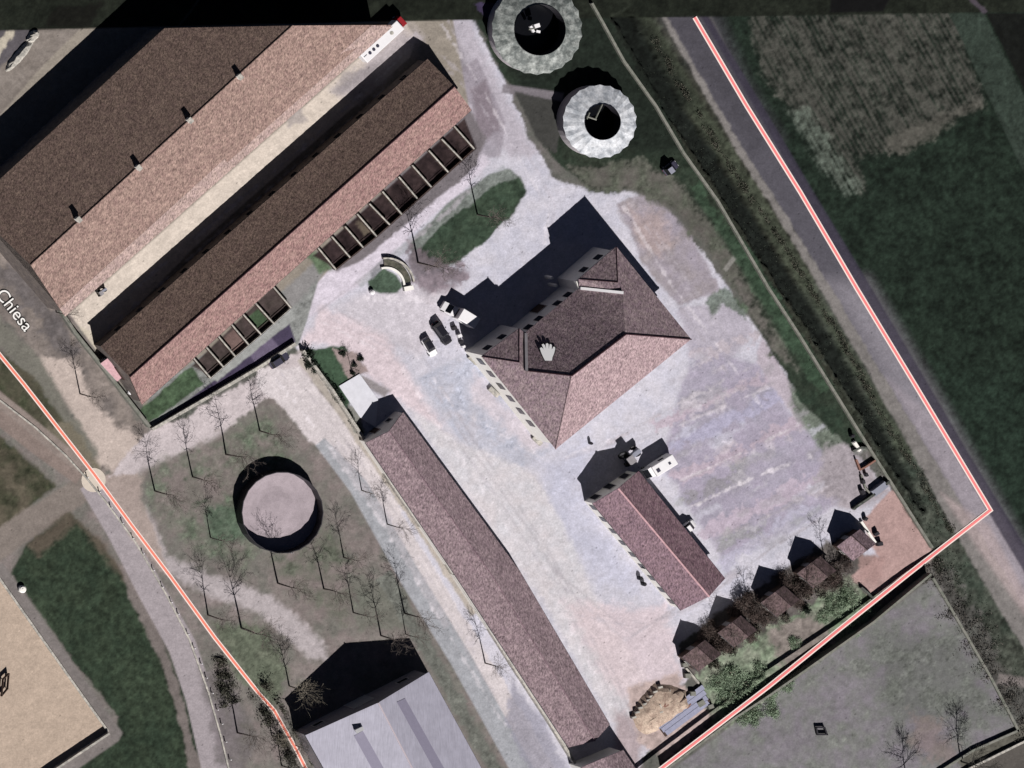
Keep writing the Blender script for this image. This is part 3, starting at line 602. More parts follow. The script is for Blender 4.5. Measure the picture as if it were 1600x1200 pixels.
# great barn, top left
def great_barn():
    hE, hR = 54, 98
    W0, R0, E0 = P(-46, 322, hE), P(48, 414, hR), P(100, 492, hE)
    W1, R1, E1 = P(257, 44, hE), P(457, 40, hR), P(612, 39, hE)
    # far end cut square to the view's field edge, near end along the lane wall
    c = (W0+E0+W1+E1)/4; c.z = 0
    root = empty('great_barn', c, label='largest barn with wide brown tiled roof and ridge vents at the top left', cat='barn')
    l = local([W0, R0, E0, W1, R1, E1], root); W0, R0, E0, W1, R1, E1 = l
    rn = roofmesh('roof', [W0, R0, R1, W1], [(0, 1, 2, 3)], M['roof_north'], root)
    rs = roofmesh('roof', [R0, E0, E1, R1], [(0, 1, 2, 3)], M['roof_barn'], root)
    # pale lower strip of newer tiles at the south-east eave
    a, b_ = E0+(R0-E0)*.13, E1+(R1-E1)*.20
    up_ = Vector((0, 0, .05)); down = (E0-R0).normalized()*.5
    s = roofmesh('eave_strip', [E0+up_+down, E1+up_+down, b_+up_, a+up_], [(0, 1, 2, 3)], tile('new_eave_tiles', (166, 144, 140), (178, 156, 148), -.72), root, .05)
    MB().tube(R0+Vector((0, 0, .02)), R1+Vector((0, 0, .02)), .14, n=8).build('ridge_tiles', M['roof_barn'], root)
    body(root, W0, W1, E1, E0, None, None, m='barn_wall', side=.6, inset=.3)
    g = MB(); k = .985
    g.add([W0*1.0+Vector((.4, -.4, -.2)), R0+Vector((.4, .2, -.3)), E0+Vector((.3, .4, -.2))], [(0, 1, 2), (2, 1, 0)])
    g.build('gable_wall', M['barn_wall'], root); g = MB()
    g.add([W1+Vector((0, -.4, -.2)), R1+Vector((0, -.4, -.3)), E1+Vector((0, -.4, -.2))], [(0, 1, 2), (2, 1, 0)])
    g.build('gable_wall', M['barn_wall'], root)
    rz = math.atan2((R1-R0).y, (R1-R0).x)
    for x, y in ((374, 120), (296, 188), (216, 262), (122, 343)):
        q = P(x, y, hR+3)-root.location
        v = MB().box((q.x, q.y, R0.z+.25), (.75, .95, 1.1), rz).build('ridge_vent', M['plaster'], root, bevel=.05)
        MB().box((q.x, q.y, R0.z+.86), (.95, 1.15, .1), rz).build('vent_cap', M['stone'], v)
    MB().tube(E0+Vector((0, 0, -.15)), E1+Vector((0, 0, -.15)), .1).build('gutter', M['steel_dark'], root)
    for t in (.15, .4, .65, .88):
        opening(root, E0-Vector((.55, -.5, 0)), E1-Vector((.55, -.5, 0)), t, 0, 3.4, 3.2, 'door', 'wood', False, Vector((.6, -.8, 0)))
great_barn()

# second barn with the pens
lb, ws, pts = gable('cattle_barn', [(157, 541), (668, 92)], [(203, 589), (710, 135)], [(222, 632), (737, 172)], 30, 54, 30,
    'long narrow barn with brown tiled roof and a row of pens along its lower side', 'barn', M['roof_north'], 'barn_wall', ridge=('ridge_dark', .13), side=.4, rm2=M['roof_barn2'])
for t in np.linspace(.06, .94, 14):
    opening(lb, ws[0][2], ws[0][3], t, 1.2, 2.6, 1.6, 'window', 'glass', False, Vector((.6, -.8, 0)))
    opening(lb, ws[0][0], ws[0][1], t, 1.4, 2.6, 1.4, 'window', 'glass', False, Vector((-.6, .8, 0)))
opening(lb, ws[0][3], ws[0][0], .5, 0, 3.2, 3.0, 'door', 'wood', False, Vector((-.7, -.7, 0)))

# pens: one divider per white rail
UB = [((714.5, 202), (741, 232.5)), ((695, 222), (722, 250)), ((675, 240), (700.5, 269)), ((649, 263), (674, 292)), ((628, 281), (652, 310)), ((602.5, 304), (628, 335)), ((582, 323), (609, 351)), ((563, 339), (588.5, 369)), ((544, 358.5), (567.5, 386.5)), ((523, 374), (547, 402)), ((502, 392), (525, 421))]
LB = [((432, 453), (455, 481)), ((404, 478.5), (428.5, 506)), ((385, 496), (408, 522.5)), ((367, 512), (389, 539)), ((346, 530), (368, 557)), ((327, 547), (349, 573)), ((307.5, 564.5), (329.5, 591))]
ORD = ['first', 'second', 'third', 'fourth', 'fifth', 'sixth', 'seventh', 'eighth', 'ninth', 'tenth', 'eleventh']
def divider(a, b_, label, group, h=11):
    A, B = P(a[0]-5, a[1]-5, h), P(*b_, h); root = empty('pen_divider', Vector((B.x, B.y, 0)), label=label, cat='pen divider', group=group)
    A, B = local([A, B], root)
    Z0 = lambda v, z: Vector((v.x, v.y, z))
    MB().tube(A, B, .17, n=8).build('top_rail', M['stone'], root)
    g = MB(); g.strip([Z0(A, 0), Z0(B, 0)], .06, .15, 1.2); g.build('panel', M['wood'], root)
    for t in (.0, .5, 1): q = A+(B-A)*t; MB().tube(Z0(q, 0), Z0(q, A.z), .07, n=6).build('post', M['metal'], root)
for i, (a, b_) in enumerate(UB): divider(a, b_, '%s white rail divider of the upper pens, counted from the top right' % ORD[i], 'white rail dividers of the upper pens')
for i, (a, b_) in enumerate(LB): divider(a, b_, '%s white rail divider of the lower pens, counted from the top right' % ORD[i], 'white rail dividers of the lower pens')
def pen_fence(pts, label, m1, m2):
    w = [P(*p, 9) for p in pts]; root = empty('pen_fence', Vector((w[0].x, w[0].y, 0)), label=label, cat='pen fence'); w = local(w, root)
    MB().strip(w, .12, 0, .75).build('board', M[m1], root)
    g = MB()
    for i in range(len(w)-1): g.tube(Vector((w[i].x, w[i].y, 1.15)), Vector((w[i+1].x, w[i+1].y, 1.15)), .08 if m2 == 'metal' else .05, n=6)
    g.build('rail', M[m2], root)
pen_fence([(741, 234), (676, 293), (628, 336), (590, 370), (525, 422)], 'dark boarded front of the upper pens beside the garden lane', 'wood', 'wood')
pen_fence([(455, 483), (409, 524), (369, 558), (330, 592)], 'pale rail front of the lower pens beside the purple lane', 'stone', 'metal')

# farmhouse with the hipped roof
def house():
    e, r = 65, 103
    Wc, Sc, Ec, Nc = (752, 557), (868, 702), (1080, 530), (963, 385)
    c = P(930, 560, 60); c.z = 0
    root = empty('farmhouse', c, label='large square farmhouse with hipped brown roof in the middle of the yard', cat='farmhouse')
    def q(x, y, h): return P(x, y, h)-root.location
    W_c, S_, E_, N_ = q(*Wc, e), q(*Sc, e), q(*Ec, e), q(*Nc, e)
    RA, RB = q(893, 587, r), q(978, 522, r)
    def onp(a, b_, c_, x, y):
        n_ = (b_-a).cross(c_-a).normalized(); g0 = P(x, y)-root.location; dv = Vector((CX, CY, D))-P(x, y)
        return g0+dv*((a-g0).dot(n_)/dv.dot(n_))
    A1, A2 = q(811, 513, e), onp(W_c, S_, RA, 811, 566)      # west wing hip
    C1, C2 = q(820, 520, e-7), onp(W_c, S_, RA, 821, 579)  # centre, left edge
    D1, D2 = q(905, 450, e-7), onp(E_, N_, RB, 972, 457)  # centre, right edge
    F1, F2 = q(904, 436, e), onp(E_, N_, RB, 965, 441)      # north wing hip
    roofmesh('roof', [W_c, S_, RA, C2, A2], [(0, 1, 2, 3, 4)], M['roof_house_shade'], root)
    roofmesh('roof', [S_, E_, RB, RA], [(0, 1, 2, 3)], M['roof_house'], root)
    roofmesh('roof', [E_, N_, F2, D2, RB], [(0, 1, 2, 3, 4)], M['roof_house_shade'], root)
    roofmesh('roof', [C1, C2, RA, RB, D2, D1], [(0, 1, 2), (0, 2, 3, 5), (5, 3, 4)], M['roof_house_shade'], root)
    roofmesh('roof', [W_c, A1, A2], [(0, 1, 2)], M['roof_house_shade'], root)
    roofmesh('roof', [N_, F1, F2], [(0, 1, 2)], M['roof_house_shade'], root)
    roofmesh('valley_roof', [A1, C1, C2, A2], [(0, 1, 2, 3)], M['roof_house_shade'], root)
    roofmesh('valley_roof', [F1, D1, D2, F2], [(0, 1, 2, 3)], M['roof_house_shade'], root)
    u = Vector((0, 0, .06))
    for a, b_, rr in ((RA, RB, .16), (S_, RA, .12), (E_, RB, .14), (W_c, A2, .08), (A2, A1, .08), (C2, RA, .12), (N_, F2, .07), (F2, F1, .08)):
        MB().tube(a+u, b_+u, rr, n=6).build('hip_tiles', M['roof_house' if (a is S_) else 'ridge_dark'], root)
    # parapets beside the centre bay; left one painted grey for its shade
    for (a, b_, m_, h_, nm) in ((D1, D2, 'white', .55, 'parapet'), (C1, C2, 'plaster_grey', .5, 'parapet')):
        g = MB(); d = (b_-a); w = Vector((-d.y, d.x, 0)).normalized()*.28
        vs = [a+w, b_+w, b_-w, a-w]; g.add([v+Vector((0, 0, -.3)) for v in vs]+[v+Vector((0, 0, h_)) for v in vs], [(0, 1, 2, 3), (7, 6, 5, 4), (0, 4, 5, 1), (1, 5, 6, 2), (2, 6, 7, 3), (3, 7, 4, 0)])
        g.build(nm, M[m_], root)
    # walls
    cen = (W_c+S_+E_+N_)/4
    def ins(p, k=.955): return Vector((cen.x+(p.x-cen.x)*k, cen.y+(p.y-cen.y)*k, 0))
    ww, ss, ee, nn_ = ins(W_c), ins(S_), ins(E_), ins(N_)
    a1, f1 = ins(A1), ins(F1); c1, d1 = ins(C1), ins(D1)
    poly = [ww, ss, ee, nn_, f1, d1, c1, a1]
    MB().prism([(p.x, p.y) for p in poly], 0, (e-7)*K-.12).build('wall', M['plaster'], root)
    ci = [(cen.x+(p.x-cen.x)*1.012, cen.y+(p.y-cen.y)*1.012) for p in poly]
    MB().prism(ci, (e-7)*K-.45, (e-7)*K-.25).build('cornice', M['plaster'], root)
    def row(p0, p1, ts, nrm, low=True):
        for t in ts:
            opening(root, p0, p1, t, *((3.0, 5.0) if not low and nrm.y < 0 else (4.4, 6.4)), 1.45, 'window', 'glass', False, nrm)
            if low: opening(root, p0, p1, t, 1.0, 3.0, 1.3, 'window', 'glass', True, nrm)
    row(ww, ss, (.09, .23, .37, .51, .65, .79), Vector((-1, -1, 0)), False)
    row(ss, ee, np.linspace(.07, .93, 9), Vector((1, -1, 0)))
    row(ee, nn_, np.linspace(.1, .9, 7), Vector((1, 1, 0)))
    row(c1, d1, (.12, .32, .68, .88), Vector((-1, 1, 0)), False)
    row(ww, a1, (.25, .65), Vector((-1, 1, 0)), False)
    row(f1, nn_, (.35, .75), Vector((-1, 1, 0)), False)
    opening(root, c1, d1, .5, 0, 3.2, 2.4, 'door', 'wood', True, Vector((-1, 1, 0)))
    # entrance porch in the shaded court: pale post group
    for px, py in ((852, 432), (858, 444)):
        p = P(px, py)-root.location
        MB().box((p.x, p.y, 1.4), (.5, .5, 2.8), .6).build('porch_pillar', M['plaster'], root)
    # low terrace wall pieces by the south-west front
    for px, py, l_ in ((738, 562, 2.2), (770, 612, 2.4), (838, 688, 2.2)):
        p = P(px, py)-root.location
        MB().box((p.x, p.y, .3), (l_, .9, .6), -.75).build('step', M['stone'], root)
    # map cursor hand on the north-west slope, tilted off the tiles to look whiter
    return root, (C1, C2, RA, RB, D2, D1)
HR, hp = house()
def hand_cursor():  # map cursor built as an object, tilted sunwards to look whiter
    rn = (hp[3]-hp[2]).cross(hp[0]-hp[2]).normalized(); rn = -rn if rn.z < 0 else rn
    a0 = P(856, 551); dv = Vector((CX, CY, D))-a0; n_ = (rn*.74+Vector((0, 0, 1))*.26).normalized()
    o_ = a0+dv*((hp[2]+HR.location+rn*.16-a0).dot(rn)/dv.dot(rn))
    def on(x, y, off):
        a = P(x, y, 0); dirv = (Vector((CX, CY, D))-a); t = (o_+n_*off-a).dot(n_)/dirv.dot(n_); return a+dirv*t
    hand = [(843.5, 544), (846, 542.5), (849, 545), (850.5, 547.5), (846.5, 538.5), (849, 537), (851.5, 539.5), (853, 545), (852.8, 537.2), (855.3, 536), (857.2, 538), (857.5, 545.5), (858.8, 538), (861, 537.6), (862.4, 540), (862, 546.5), (864.6, 541.8), (867, 542), (867.6, 545), (865.8, 552), (863.2, 558.5), (862.4, 563.5), (851.6, 563.5), (849, 558.5), (845.2, 550)]
    cx, cy = 856, 551
    big = [(cx+(x-cx)*1.12, cy+(y-cy)*1.1) for x, y in hand]
    root = empty('hand_cursor', on(cx, cy, .1), label='white open hand cursor with thin black outline on the farmhouse roof', cat='hand sign')
    for nm, pp, o0, o1, m_ in (('outline', big, .0, .04, 'letter_edge'), ('palm', hand, .04, .08, 'hand_white')):
        a = local([on(x, y, o0) for x, y in pp], root); b_ = local([on(x, y, o1) for x, y in pp], root); k = len(pp)
        MB().add(a+b_, [tuple(reversed(range(k, 2*k))), tuple(range(k))]+[(i, k+i, k+(i+1) % k, (i+1) % k) for i in range(k)]).build(nm, M[m_], root)
hand_cursor()

# long low wing
lw, ws, pts = gable('long_wing', [(571, 692), (712, 900), (800, 1034), (888, 1168)], [(608, 674), (767, 897), (848, 1027), (930, 1158)], [(630, 644), (812, 892), (866, 984), (953, 1132)], 23, 38, 23,
    'long low brown roofed wing running down from the white slab to the bottom edge', 'farm building', M['roof_long'], 'plaster', ridge=('roof_out', .1), side=.3)
for i in range(3):
    for t in np.linspace(.1, .9, 6):
        opening(lw, ws[i][2], ws[i][3], t, .0, 2.3, 1.6, 'door', 'wood', False, Vector((.8, .6, 0)))
opening(lw, ws[0][0], ws[0][3], .35, 0, 2.5, 1.5, 'door', 'wood', True, Vector((-.6, .8, 0)))
opening(lw, ws[0][0], ws[0][3], .72, 1.0, 2.3, 1.0, 'window', 'glass', True, Vector((-.6, .8, 0)))
# taller block at its end, mostly beyond the bottom edge
gable('end_block', [(908, 1199), (965, 1290)], [(944, 1184), (1002, 1275)], [(974, 1172), (1034, 1262)], 42, 62, 42,
      'taller tiled block joining the long wing at the bottom edge', 'farm building', M['roof_long'], 'plaster', side=.2)
# outbuilding with the pale ridge
ob, ws, pts = gable('outbuilding', [(926, 787), (1064, 954)], [(966, 763), (1108, 932)], [(998, 736), (1133, 904)], 32, 46, 32,
    'smaller purple brown roofed outbuilding with a pale ridge beside the camper van', 'outbuilding', M['roof_out'], 'plaster', ridge=('ridge', .2), side=.35, rm2=tile('outbuilding_tiles_shade', (112, 88, 98), (130, 108, 114), .87))  # north-east slope's shade painted in as a darker tile copy
for t in (.16, .5, .84):
    opening(ob, ws[0][0], ws[0][3], t, 0.4 if t != .5 else 0, 2.8, 1.5, 'window' if t != .5 else 'door', 'glass', True, Vector((-.6, .8, 0)))
for t in np.linspace(.05, .95, 9):
    opening(ob, ws[0][0], ws[0][1], t, 1.0, 2.6, 1.1, 'window', 'glass', False, Vector((-.8, -.6, 0)))
    opening(ob, ws[0][2], ws[0][3], t, 1.0, 2.4, 1.1, 'window', 'glass', False, Vector((.8, .6, 0)))
# grey hall
hl, ws, pts = gable('grey_hall', [(477, 1149), (540, 1262)], [(591, 1098), (676, 1262)], [(670, 1050), (786, 1262)], 45, 73, 42,
    'large hall with a smooth pale grey sheet roof at the bottom', 'hall', M['hall'], 'plaster_grey', side=.4)
def on_roof(a, b_, c, d, off):
    """photo points -> points lifted off the plane through roof corners a b c (hall-local)"""
    n_ = (b_-a).cross(c-a).normalized(); n_ = -n_ if n_.z < 0 else n_
    a_ = a+hl.location+n_*off; out = []
    for x, y in d:
        g = P(x, y); dv = Vector((CX, CY, D))-g; out.append(g+dv*((a_-g).dot(n_)/dv.dot(n_))-hl.location)
    return out
WA, WR, WB = pts
for quad, tri, m_, nm in (([(620, 1097), (633, 1091), (716, 1240), (702, 1246)], (WR[0], WB[0], WB[1]), 'skylight', 'rooflight'),
                      ([(553, 1150), (567, 1142), (622, 1240), (606, 1246)], (WA[0], WR[0], WR[1]), 'skylight', 'rooflight')):
    lo, hi = on_roof(*tri, quad, .0), on_roof(*tri, quad, .05)
    MB().add(lo+hi, [(0, 1, 2, 3), (7, 6, 5, 4), (0, 4, 5, 1), (1, 5, 6, 2), (2, 6, 7, 3), (3, 7, 4, 0)]).build(nm, M[m_], hl)
p = on_roof(WA[0], WR[0], WR[1], [(560, 1140)], .25)[0]
v = MB().box((p.x, p.y, p.z+.15), (1.5, .6, .7), .45).build('roof_vent', M['white'], hl)
MB().box((p.x, p.y, p.z+.53), (1.7, .8, .06), .45).build('vent_lid', M['metal'], v)
MB().tube(WR[0]+Vector((0, 0, .05)), WR[1]+Vector((0, 0, .05)), .16, n=6).build('ridge_cap', mat('ridge_cap', (198, 186, 192), var=.05), hl)
opening(hl, ws[0][0], ws[0][3], .5, 0, 4.2, 4.5, 'door', 'metal', True, Vector((-.4, 1, 0)))
for t in (.15, .85): opening(hl, ws[0][0], ws[0][3], t, 2, 3.2, 2.2, 'window', 'glass', True, Vector((-.4, 1, 0)))

# row of small huts behind the garden
HUTS = [((1338, 852), 'hut2', 'hut with pale roof beside the pink gravel plot'), ((1276, 894), 'hut', 'second garden hut from the top, half hidden in brush'),
        ((1219, 940), 'hut', 'middle one of the five brown garden huts'), ((1152, 987), 'hut', 'fourth garden hut from the top, brown roof under bare branches'), ((1096, 1025), 'hut', 'lowest garden hut at the corner near the rubble heap')]
for (cx, cy), k, lab in HUTS:
    a = Vector((.74, .67)); n_ = Vector((-.80, .60))   # ridge runs down-right, n_ to lower left
    def q(u_, v_): return (cx+a.x*u_+n_.x*v_, cy+a.y*u_+n_.y*v_)
    r, w_, _ = gable('garden_hut', [q(-17, 22), q(17, 22)], [q(-17, -6), q(17, -6)], [q(-17, -23), q(17, -23)], 20, 33, 20, lab, 'hut',
        M['roof_'+('hut2' if k == 'hut2' else 'hut')], 'wood', ridge=('roof_hut', .08), group='small huts in the garden row', side=.2)
    opening(r, w_[0][0], w_[0][3], .5, 0, 2.0, 1.1, 'door', 'plaster_grey', False, Vector((-.6, .8, 0)))
    opening(r, w_[0][0], w_[0][1], .5, .9, 1.7, .9, 'window', 'glass', True, Vector((-.8, -.6, 0)))

# ------------------------------------------------------------------ walls, kerbs
def wall(name, pts, h, w, m, label, cat='wall', cap=None, ground=False):
    wp = [P(*p, 0 if ground else h) for p in pts]; root = empty(name, Vector((wp[0].x, wp[0].y, 0)), label=label, cat=cat)
    wp = local(wp, root)
    MB().strip(wp, w, -1.2 if name == 'boundary_wall' else -.1, h*K).build('base', M[m], root)
    MB().strip(wp, w+.12, h*K+.003, h*K+.09).build('coping', M[cap or m], root)
    return root
wall('boundary_wall', [(925, 5), (938, 28), (975, 95), (1025, 165), (1068, 238), (1122, 314), (1200, 448), (1250, 525), (1297, 601), (1357, 698), (1400, 766), (1457, 856)], 6, .38, 'stone_mossy', 'thin mossy stone wall along the ditch on the right of the farmyard')
wall('paddock_wall', [(1040, 1203), (1145, 1124), (1200, 1088), (1255, 1050), (1365, 972), (1455, 897)], 15, .3, 'stone_mossy', 'taller wall with a dark shadow along the top of the grey paddock')
wall('paddock_kerb', [(1458, 903), (1500, 975), (1548, 1058), (1592, 1143)], 4, .35, 'stone_mossy', 'low pale wall along the right side of the grey paddock', 'wall')
wall('lane_wall', [(1592, 1141), (1520, 1173), (1480, 1198), (1440, 1225)], 4, .32, 'stone_mossy', 'upper one of two pale walls in the bottom right corner')
wall('lane_wall', [(1640, 1142), (1600, 1159), (1515, 1201), (1470, 1228)], 4, .32, 'stone', 'lower one of two pale walls in the bottom right corner')
wall('estate_wall', [(-30, 300), (0, 345), (50, 420), (72, 450), (118, 520), (170, 585), (234, 667)], 10, .5, 'stone_mossy', 'grey stone wall along the road at the ends of both barns')
wall('gate_wall', [(238, 671), (330, 618), (405, 574), (462, 537)], 6, .5, 'stone', 'pale wall along the lower side of the purple lane', cap='stone')
wall('roadside_wall', [(474, 548), (520, 610), (560, 672), (620, 768), (675, 846), (712, 902), (760, 975), (800, 1038), (860, 1130), (905, 1203), (930, 1245)], 9, .42, 'stone', 'long cream topped wall beside the low wing', cap='stone')
wall('arena_kerb', [(-40, 846), (0, 905), (60, 990), (118, 1072), (169, 1143)], 3, .3, 'stone', 'pale kerb along the long side of the sand arena', 'kerb')
wall('arena_wall', [(171, 1146), (84, 1204), (40, 1234)], 9, .3, 'stone', 'low wall with black shadow along the short side of the sand arena')
wall('path_kerb', [(-5, 622), (55, 668), (103, 712), (133, 745), (165, 784), (210, 845), (258, 926), (296, 1000), (325, 1080), (345, 1150), (357, 1200), (366, 1250)], 1.2, .22, 'stone', 'thin white kerb along the curved left path', 'kerb')
for i, (x, y) in enumerate([(133, 745), (152, 768), (170, 792), (188, 816), (204, 840), (220, 864), (236, 890), (250, 916), (264, 940), (275, 958), (290, 990), (300, 1012), (311, 1036), (319, 1058), (328, 1082), (336, 1108), (343, 1130), (349, 1158), (356, 1186)]):
    p = P(x+2, y); r = empty('bollard', p, label='small white post on the left path kerb, %s counted from the top' % ['first', 'second', 'third', 'fourth', 'fifth', 'sixth', 'seventh', 'eighth', 'ninth', 'tenth', 'eleventh', 'twelfth', 'thirteenth', 'fourteenth', 'fifteenth', 'sixteenth', 'seventeenth', 'eighteenth', 'nineteenth'][i], cat='bollard', group='white posts along the left path')
    MB().tube((0, 0, 0), (0, 0, .85), .13, .1, 8).build('shaft', M['stone'], r); MB().tube((0, 0, .85), (0, 0, .98), .15, .06, 8).build('cap', M['white'], r)

# ------------------------------------------------------------------ tanks
def circ(cx, cy, r, n_, z, ph=0, scal=0):
    return [Vector((cx+(r*(1+(scal if i % 2 else 0)))*math.cos(ph+2*math.pi*i/n_), cy+(r*(1+(scal if i % 2 else 0)))*math.sin(ph+2*math.pi*i/n_), z)) for i in range(n_)]
def ring(g, c1, c2):
    n_ = len(c1); return g.add(c1+c2, [(i, (i+1) % n_, n_+(i+1) % n_, n_+i) for i in range(n_)])
def covered_tank(px, py, ro, ri, h, m, label, arm, seed):
    c = P(px, py, h); root = empty('covered_tank', Vector((c.x, c.y, 0)), label=label, cat='slurry tank', group='white round tanks at the top')
    R, r = ro*K, ri*K; n_ = 44; z = h*K
    g = MB(); ring(g, circ(0, 0, R*.965, n_, 0), circ(0, 0, R*.965, n_, z-.1)); g.build('tank_wall', M['concrete'], root)
    g = MB(); rr = random.Random(seed); rings = []
    for k in range(5):
        f = k/4; rad = R+(r-R)*f; zz = z+1.1*f
        cc = circ(0, 0, rad, n_, zz)
        for i, v in enumerate(cc):
            v.z += (.07 if i % 2 else -.07)*(1-f*.6)+rr.uniform(-.04, .04)
            if k == 0: v.x *= 1+(.016 if i % 2 else -.016); v.y *= 1+(.016 if i % 2 else -.016)
        rings.append(cc)
    for k in range(4): ring(g, rings[k], rings[k+1])
    solid(g.build('cover', M[m], root), .05)
    g = MB(); ring(g, circ(0, 0, r+.05, n_, z+.9), circ(0, 0, r-.02, n_, z+1.3)); ring(g, circ(0, 0, r-.02, n_, z+1.3), circ(0, 0, r-.06, n_, z-1.2)); g.build('inner_rim', M['steel_dark'], root)
    g = MB(); g.add(circ(0, 0, R*.93, n_, .5), [tuple(range(n_))]); g.build('slurry', M['liquid'], root)
    g = MB()
    for a, b_ in arm:
        A = P(*a, h+9)-root.location; B = P(*b_, h+9)-root.location; g.tube(A, B, .16, n=6)
    g.build('mixer_arm', M['stone_mossy'], root)
    return root
covered_tank(937, 190, 57, 28, 24, 'cover', 'smaller white round tank with a dark hole in the middle, nearest to the ditch wall', [((941, 163), (930, 186)), ((932, 187), (917, 182)), ((921, 176), (917, 186))], 3)
t1 = covered_tank(839, 46, 70, 40, 20, 'cover2', 'larger dirty white round tank at the top edge', [((826, 46), (836, 44))], 4)
g = MB(); p = P(838, 40, 22)-t1.location
g.box((p.x, p.y, p.z), (1.1, .8, .8), .3); g.box((p.x-.9, p.y-.7, p.z), (.5, 1.4, .5), .5); g.box((p.x+.4, p.y-1.2, p.z-.1), (.8, .5, .3), -.2)
g.build('mixer_motor', M['white'], t1)
def open_tank():
    h = 20; c = P(441.5, 801, h); root = empty('open_tank', Vector((c.x, c.y, 0)), label='round open dark rimmed tank with pale dry crust standing in the park', cat='slurry tank')
    R = 64*K; n_ = 22; z = h*K
    g = MB(); o, i_ = R, R-.16
    ring(g, circ(0, 0, o, n_, 0), circ(0, 0, o, n_, z)); ring(g, circ(0, 0, o, n_, z), circ(0, 0, i_, n_, z)); ring(g, circ(0, 0, i_, n_, z), circ(0, 0, i_, n_, .1)); g.build('tank_wall', M['steel_dark'], root)
    g = MB(); rings = [circ(0, 0, i_*k/8, n_*2, .30+.12*math.sin(k)) for k in range(1, 9)]
    rr = random.Random(5)
    for rg in rings:
        for v in rg: v.z += rr.uniform(-.02, .02)
    for k in range(7): ring(g, rings[k+1], rings[k])
    g.add(rings[0], [tuple(range(n_*2))]); g.build('crust', M['crust'], root, smooth=True)
    p = circ(0, 0, R+.05, 1, 0, ph=math.radians(-78))[0]
    g = MB(); g.tube((p.x, p.y, 0), (p.x, p.y, z+.2), .07, n=6); g.tube((p.x+.35, p.y+.03, 0), (p.x+.35, p.y+.03, z+.2), .07, n=6)
    for k in range(6): g.tube((p.x, p.y, .3+k*.35), (p.x+.35, p.y, .3+k*.35), .03, n=4)
    g.build('ladder', M['metal'], root)
open_tank()
# ------------------------------------------------------------------ vehicles
def wheel(root, x, y, r=.34, w=.24):
    t = MB().tube((x, y-w/2, r), (x, y+w/2, r), r, n=18).build('wheel', M['tyre'], root)
    MB().tube((x, y-w/2-.01, r), (x, y+w/2+.01, r), r*.55, n=12).build('rim', M['metal'], t)
def loft(secs, g):
    """secs: (x, half width, z) outlines; each a list of (y, z) points of equal count"""
    n_ = len(secs[0][1]); vs = []
    for x, pr in secs: vs += [(x, y, z) for y, z in pr]
    fs = []
    for k in range(len(secs)-1):
        for i in range(n_): fs.append((k*n_+i, k*n_+(i+1) % n_, (k+1)*n_+(i+1) % n_, (k+1)*n_+i))
    fs += [tuple(range(n_)), tuple(reversed(range((len(secs)-1)*n_, len(secs)*n_)))]
    return g.add(vs, fs)
def car(px, py, dx, dy, L, Wd, paint_, label, roof=None, h=1.45, cat='car', van=False):
    """centre of the car on the ground at photo px,py; nose points along photo dx,dy"""
    root = empty('parked_car' if not van else 'parked_van', P(px, py), math.atan2(-dy, dx), label=label, cat=cat)
    hw = Wd/2
    def pr(w, z0, z1): return [(-w, z0), (-w*1.0, z1*.75), (-w*.86, z1), (w*.86, z1), (w, z1*.75), (w, z0)]
    g = MB(); bh = .88 if not van else 1.15
    loft([(-L/2, pr(hw*.82, .35, bh*.86)), (-L/2+.18, pr(hw*.96, .28, bh)), (-L*.2, pr(hw, .25, bh+.02)), (L*.15, pr(hw, .25, bh)), (L*.38, pr(hw*.96, .25, bh*.86)), (L/2-.12, pr(hw*.86, .28, bh*.74)), (L/2, pr(hw*.7, .36, bh*.6))], g)
    g.build('body', M[paint_], root, bevel=.04)
    x0, x1 = (-L*.44, L*.2) if not van else (-L*.47, L*.3)
    g = MB(); v = [(x0, -hw*.86, bh), (x1, -hw*.86, bh), (x1, hw*.86, bh), (x0, hw*.86, bh), (x0+.35, -hw*.68, h-.04), (x1-.75, -hw*.68, h-.04), (x1-.75, hw*.68, h-.04), (x0+.35, hw*.68, h-.04)]
    g.add(v, [(0, 1, 5, 4), (1, 2, 6, 5), (2, 3, 7, 6), (3, 0, 4, 7), (4, 5, 6, 7)]); g.build('windows', M['glass'], root)
    g = MB(); g.box(((x0+.35+x1-.75)/2, 0, h), ((x1-.75)-(x0+.35)+.05, hw*1.38, .07)); g.build('car_roof', M[roof or paint_], root, bevel=.03)
    for x in (-L*.31, L*.31):
        for y in (-hw+.1, hw-.1): wheel(root, x, y)
    for y in (-hw*.55, hw*.55):
        MB().box((L/2-.12, y, bh*.66), (.18, .32, .14)).build('headlight', M['metal'], root)
        MB().box((-L/2+.05, y, bh*.75), (.12, .28, .16)).build('tail_light', M['red'], root)
    for y in (-hw-.08, hw+.08): MB().box((x1-.35, y, bh+.08), (.16, .2, .13)).build('mirror', M[paint_], root)
    return root
car(688, 520, .58, .81, 5.2, 2.0, 'black', 'large black car, the upper of the two beside the farmhouse corner', h=1.75, van=False)
car(669, 542, .50, .86, 4.1, 1.8, 'white', 'small white hatchback with black roof, the lower of the two cars by the farmhouse', roof='black', h=1.5)
car(434, 562, .84, -.54, 4.4, 1.85, 'darkgrey', 'dark grey car parked below the pale gate wall', h=1.5)
car(1070, 824, .80, -.60, 3.9, 1.75, 'white', 'white van parked tight against the right side of the outbuilding', h=1.9, cat='van', van=True)
car(1045, 262, .72, -.55, 3.3, 1.8, 'darkgrey', 'small dark car with silver roof on the grass beside the boundary wall', roof='silver', h=2.0)
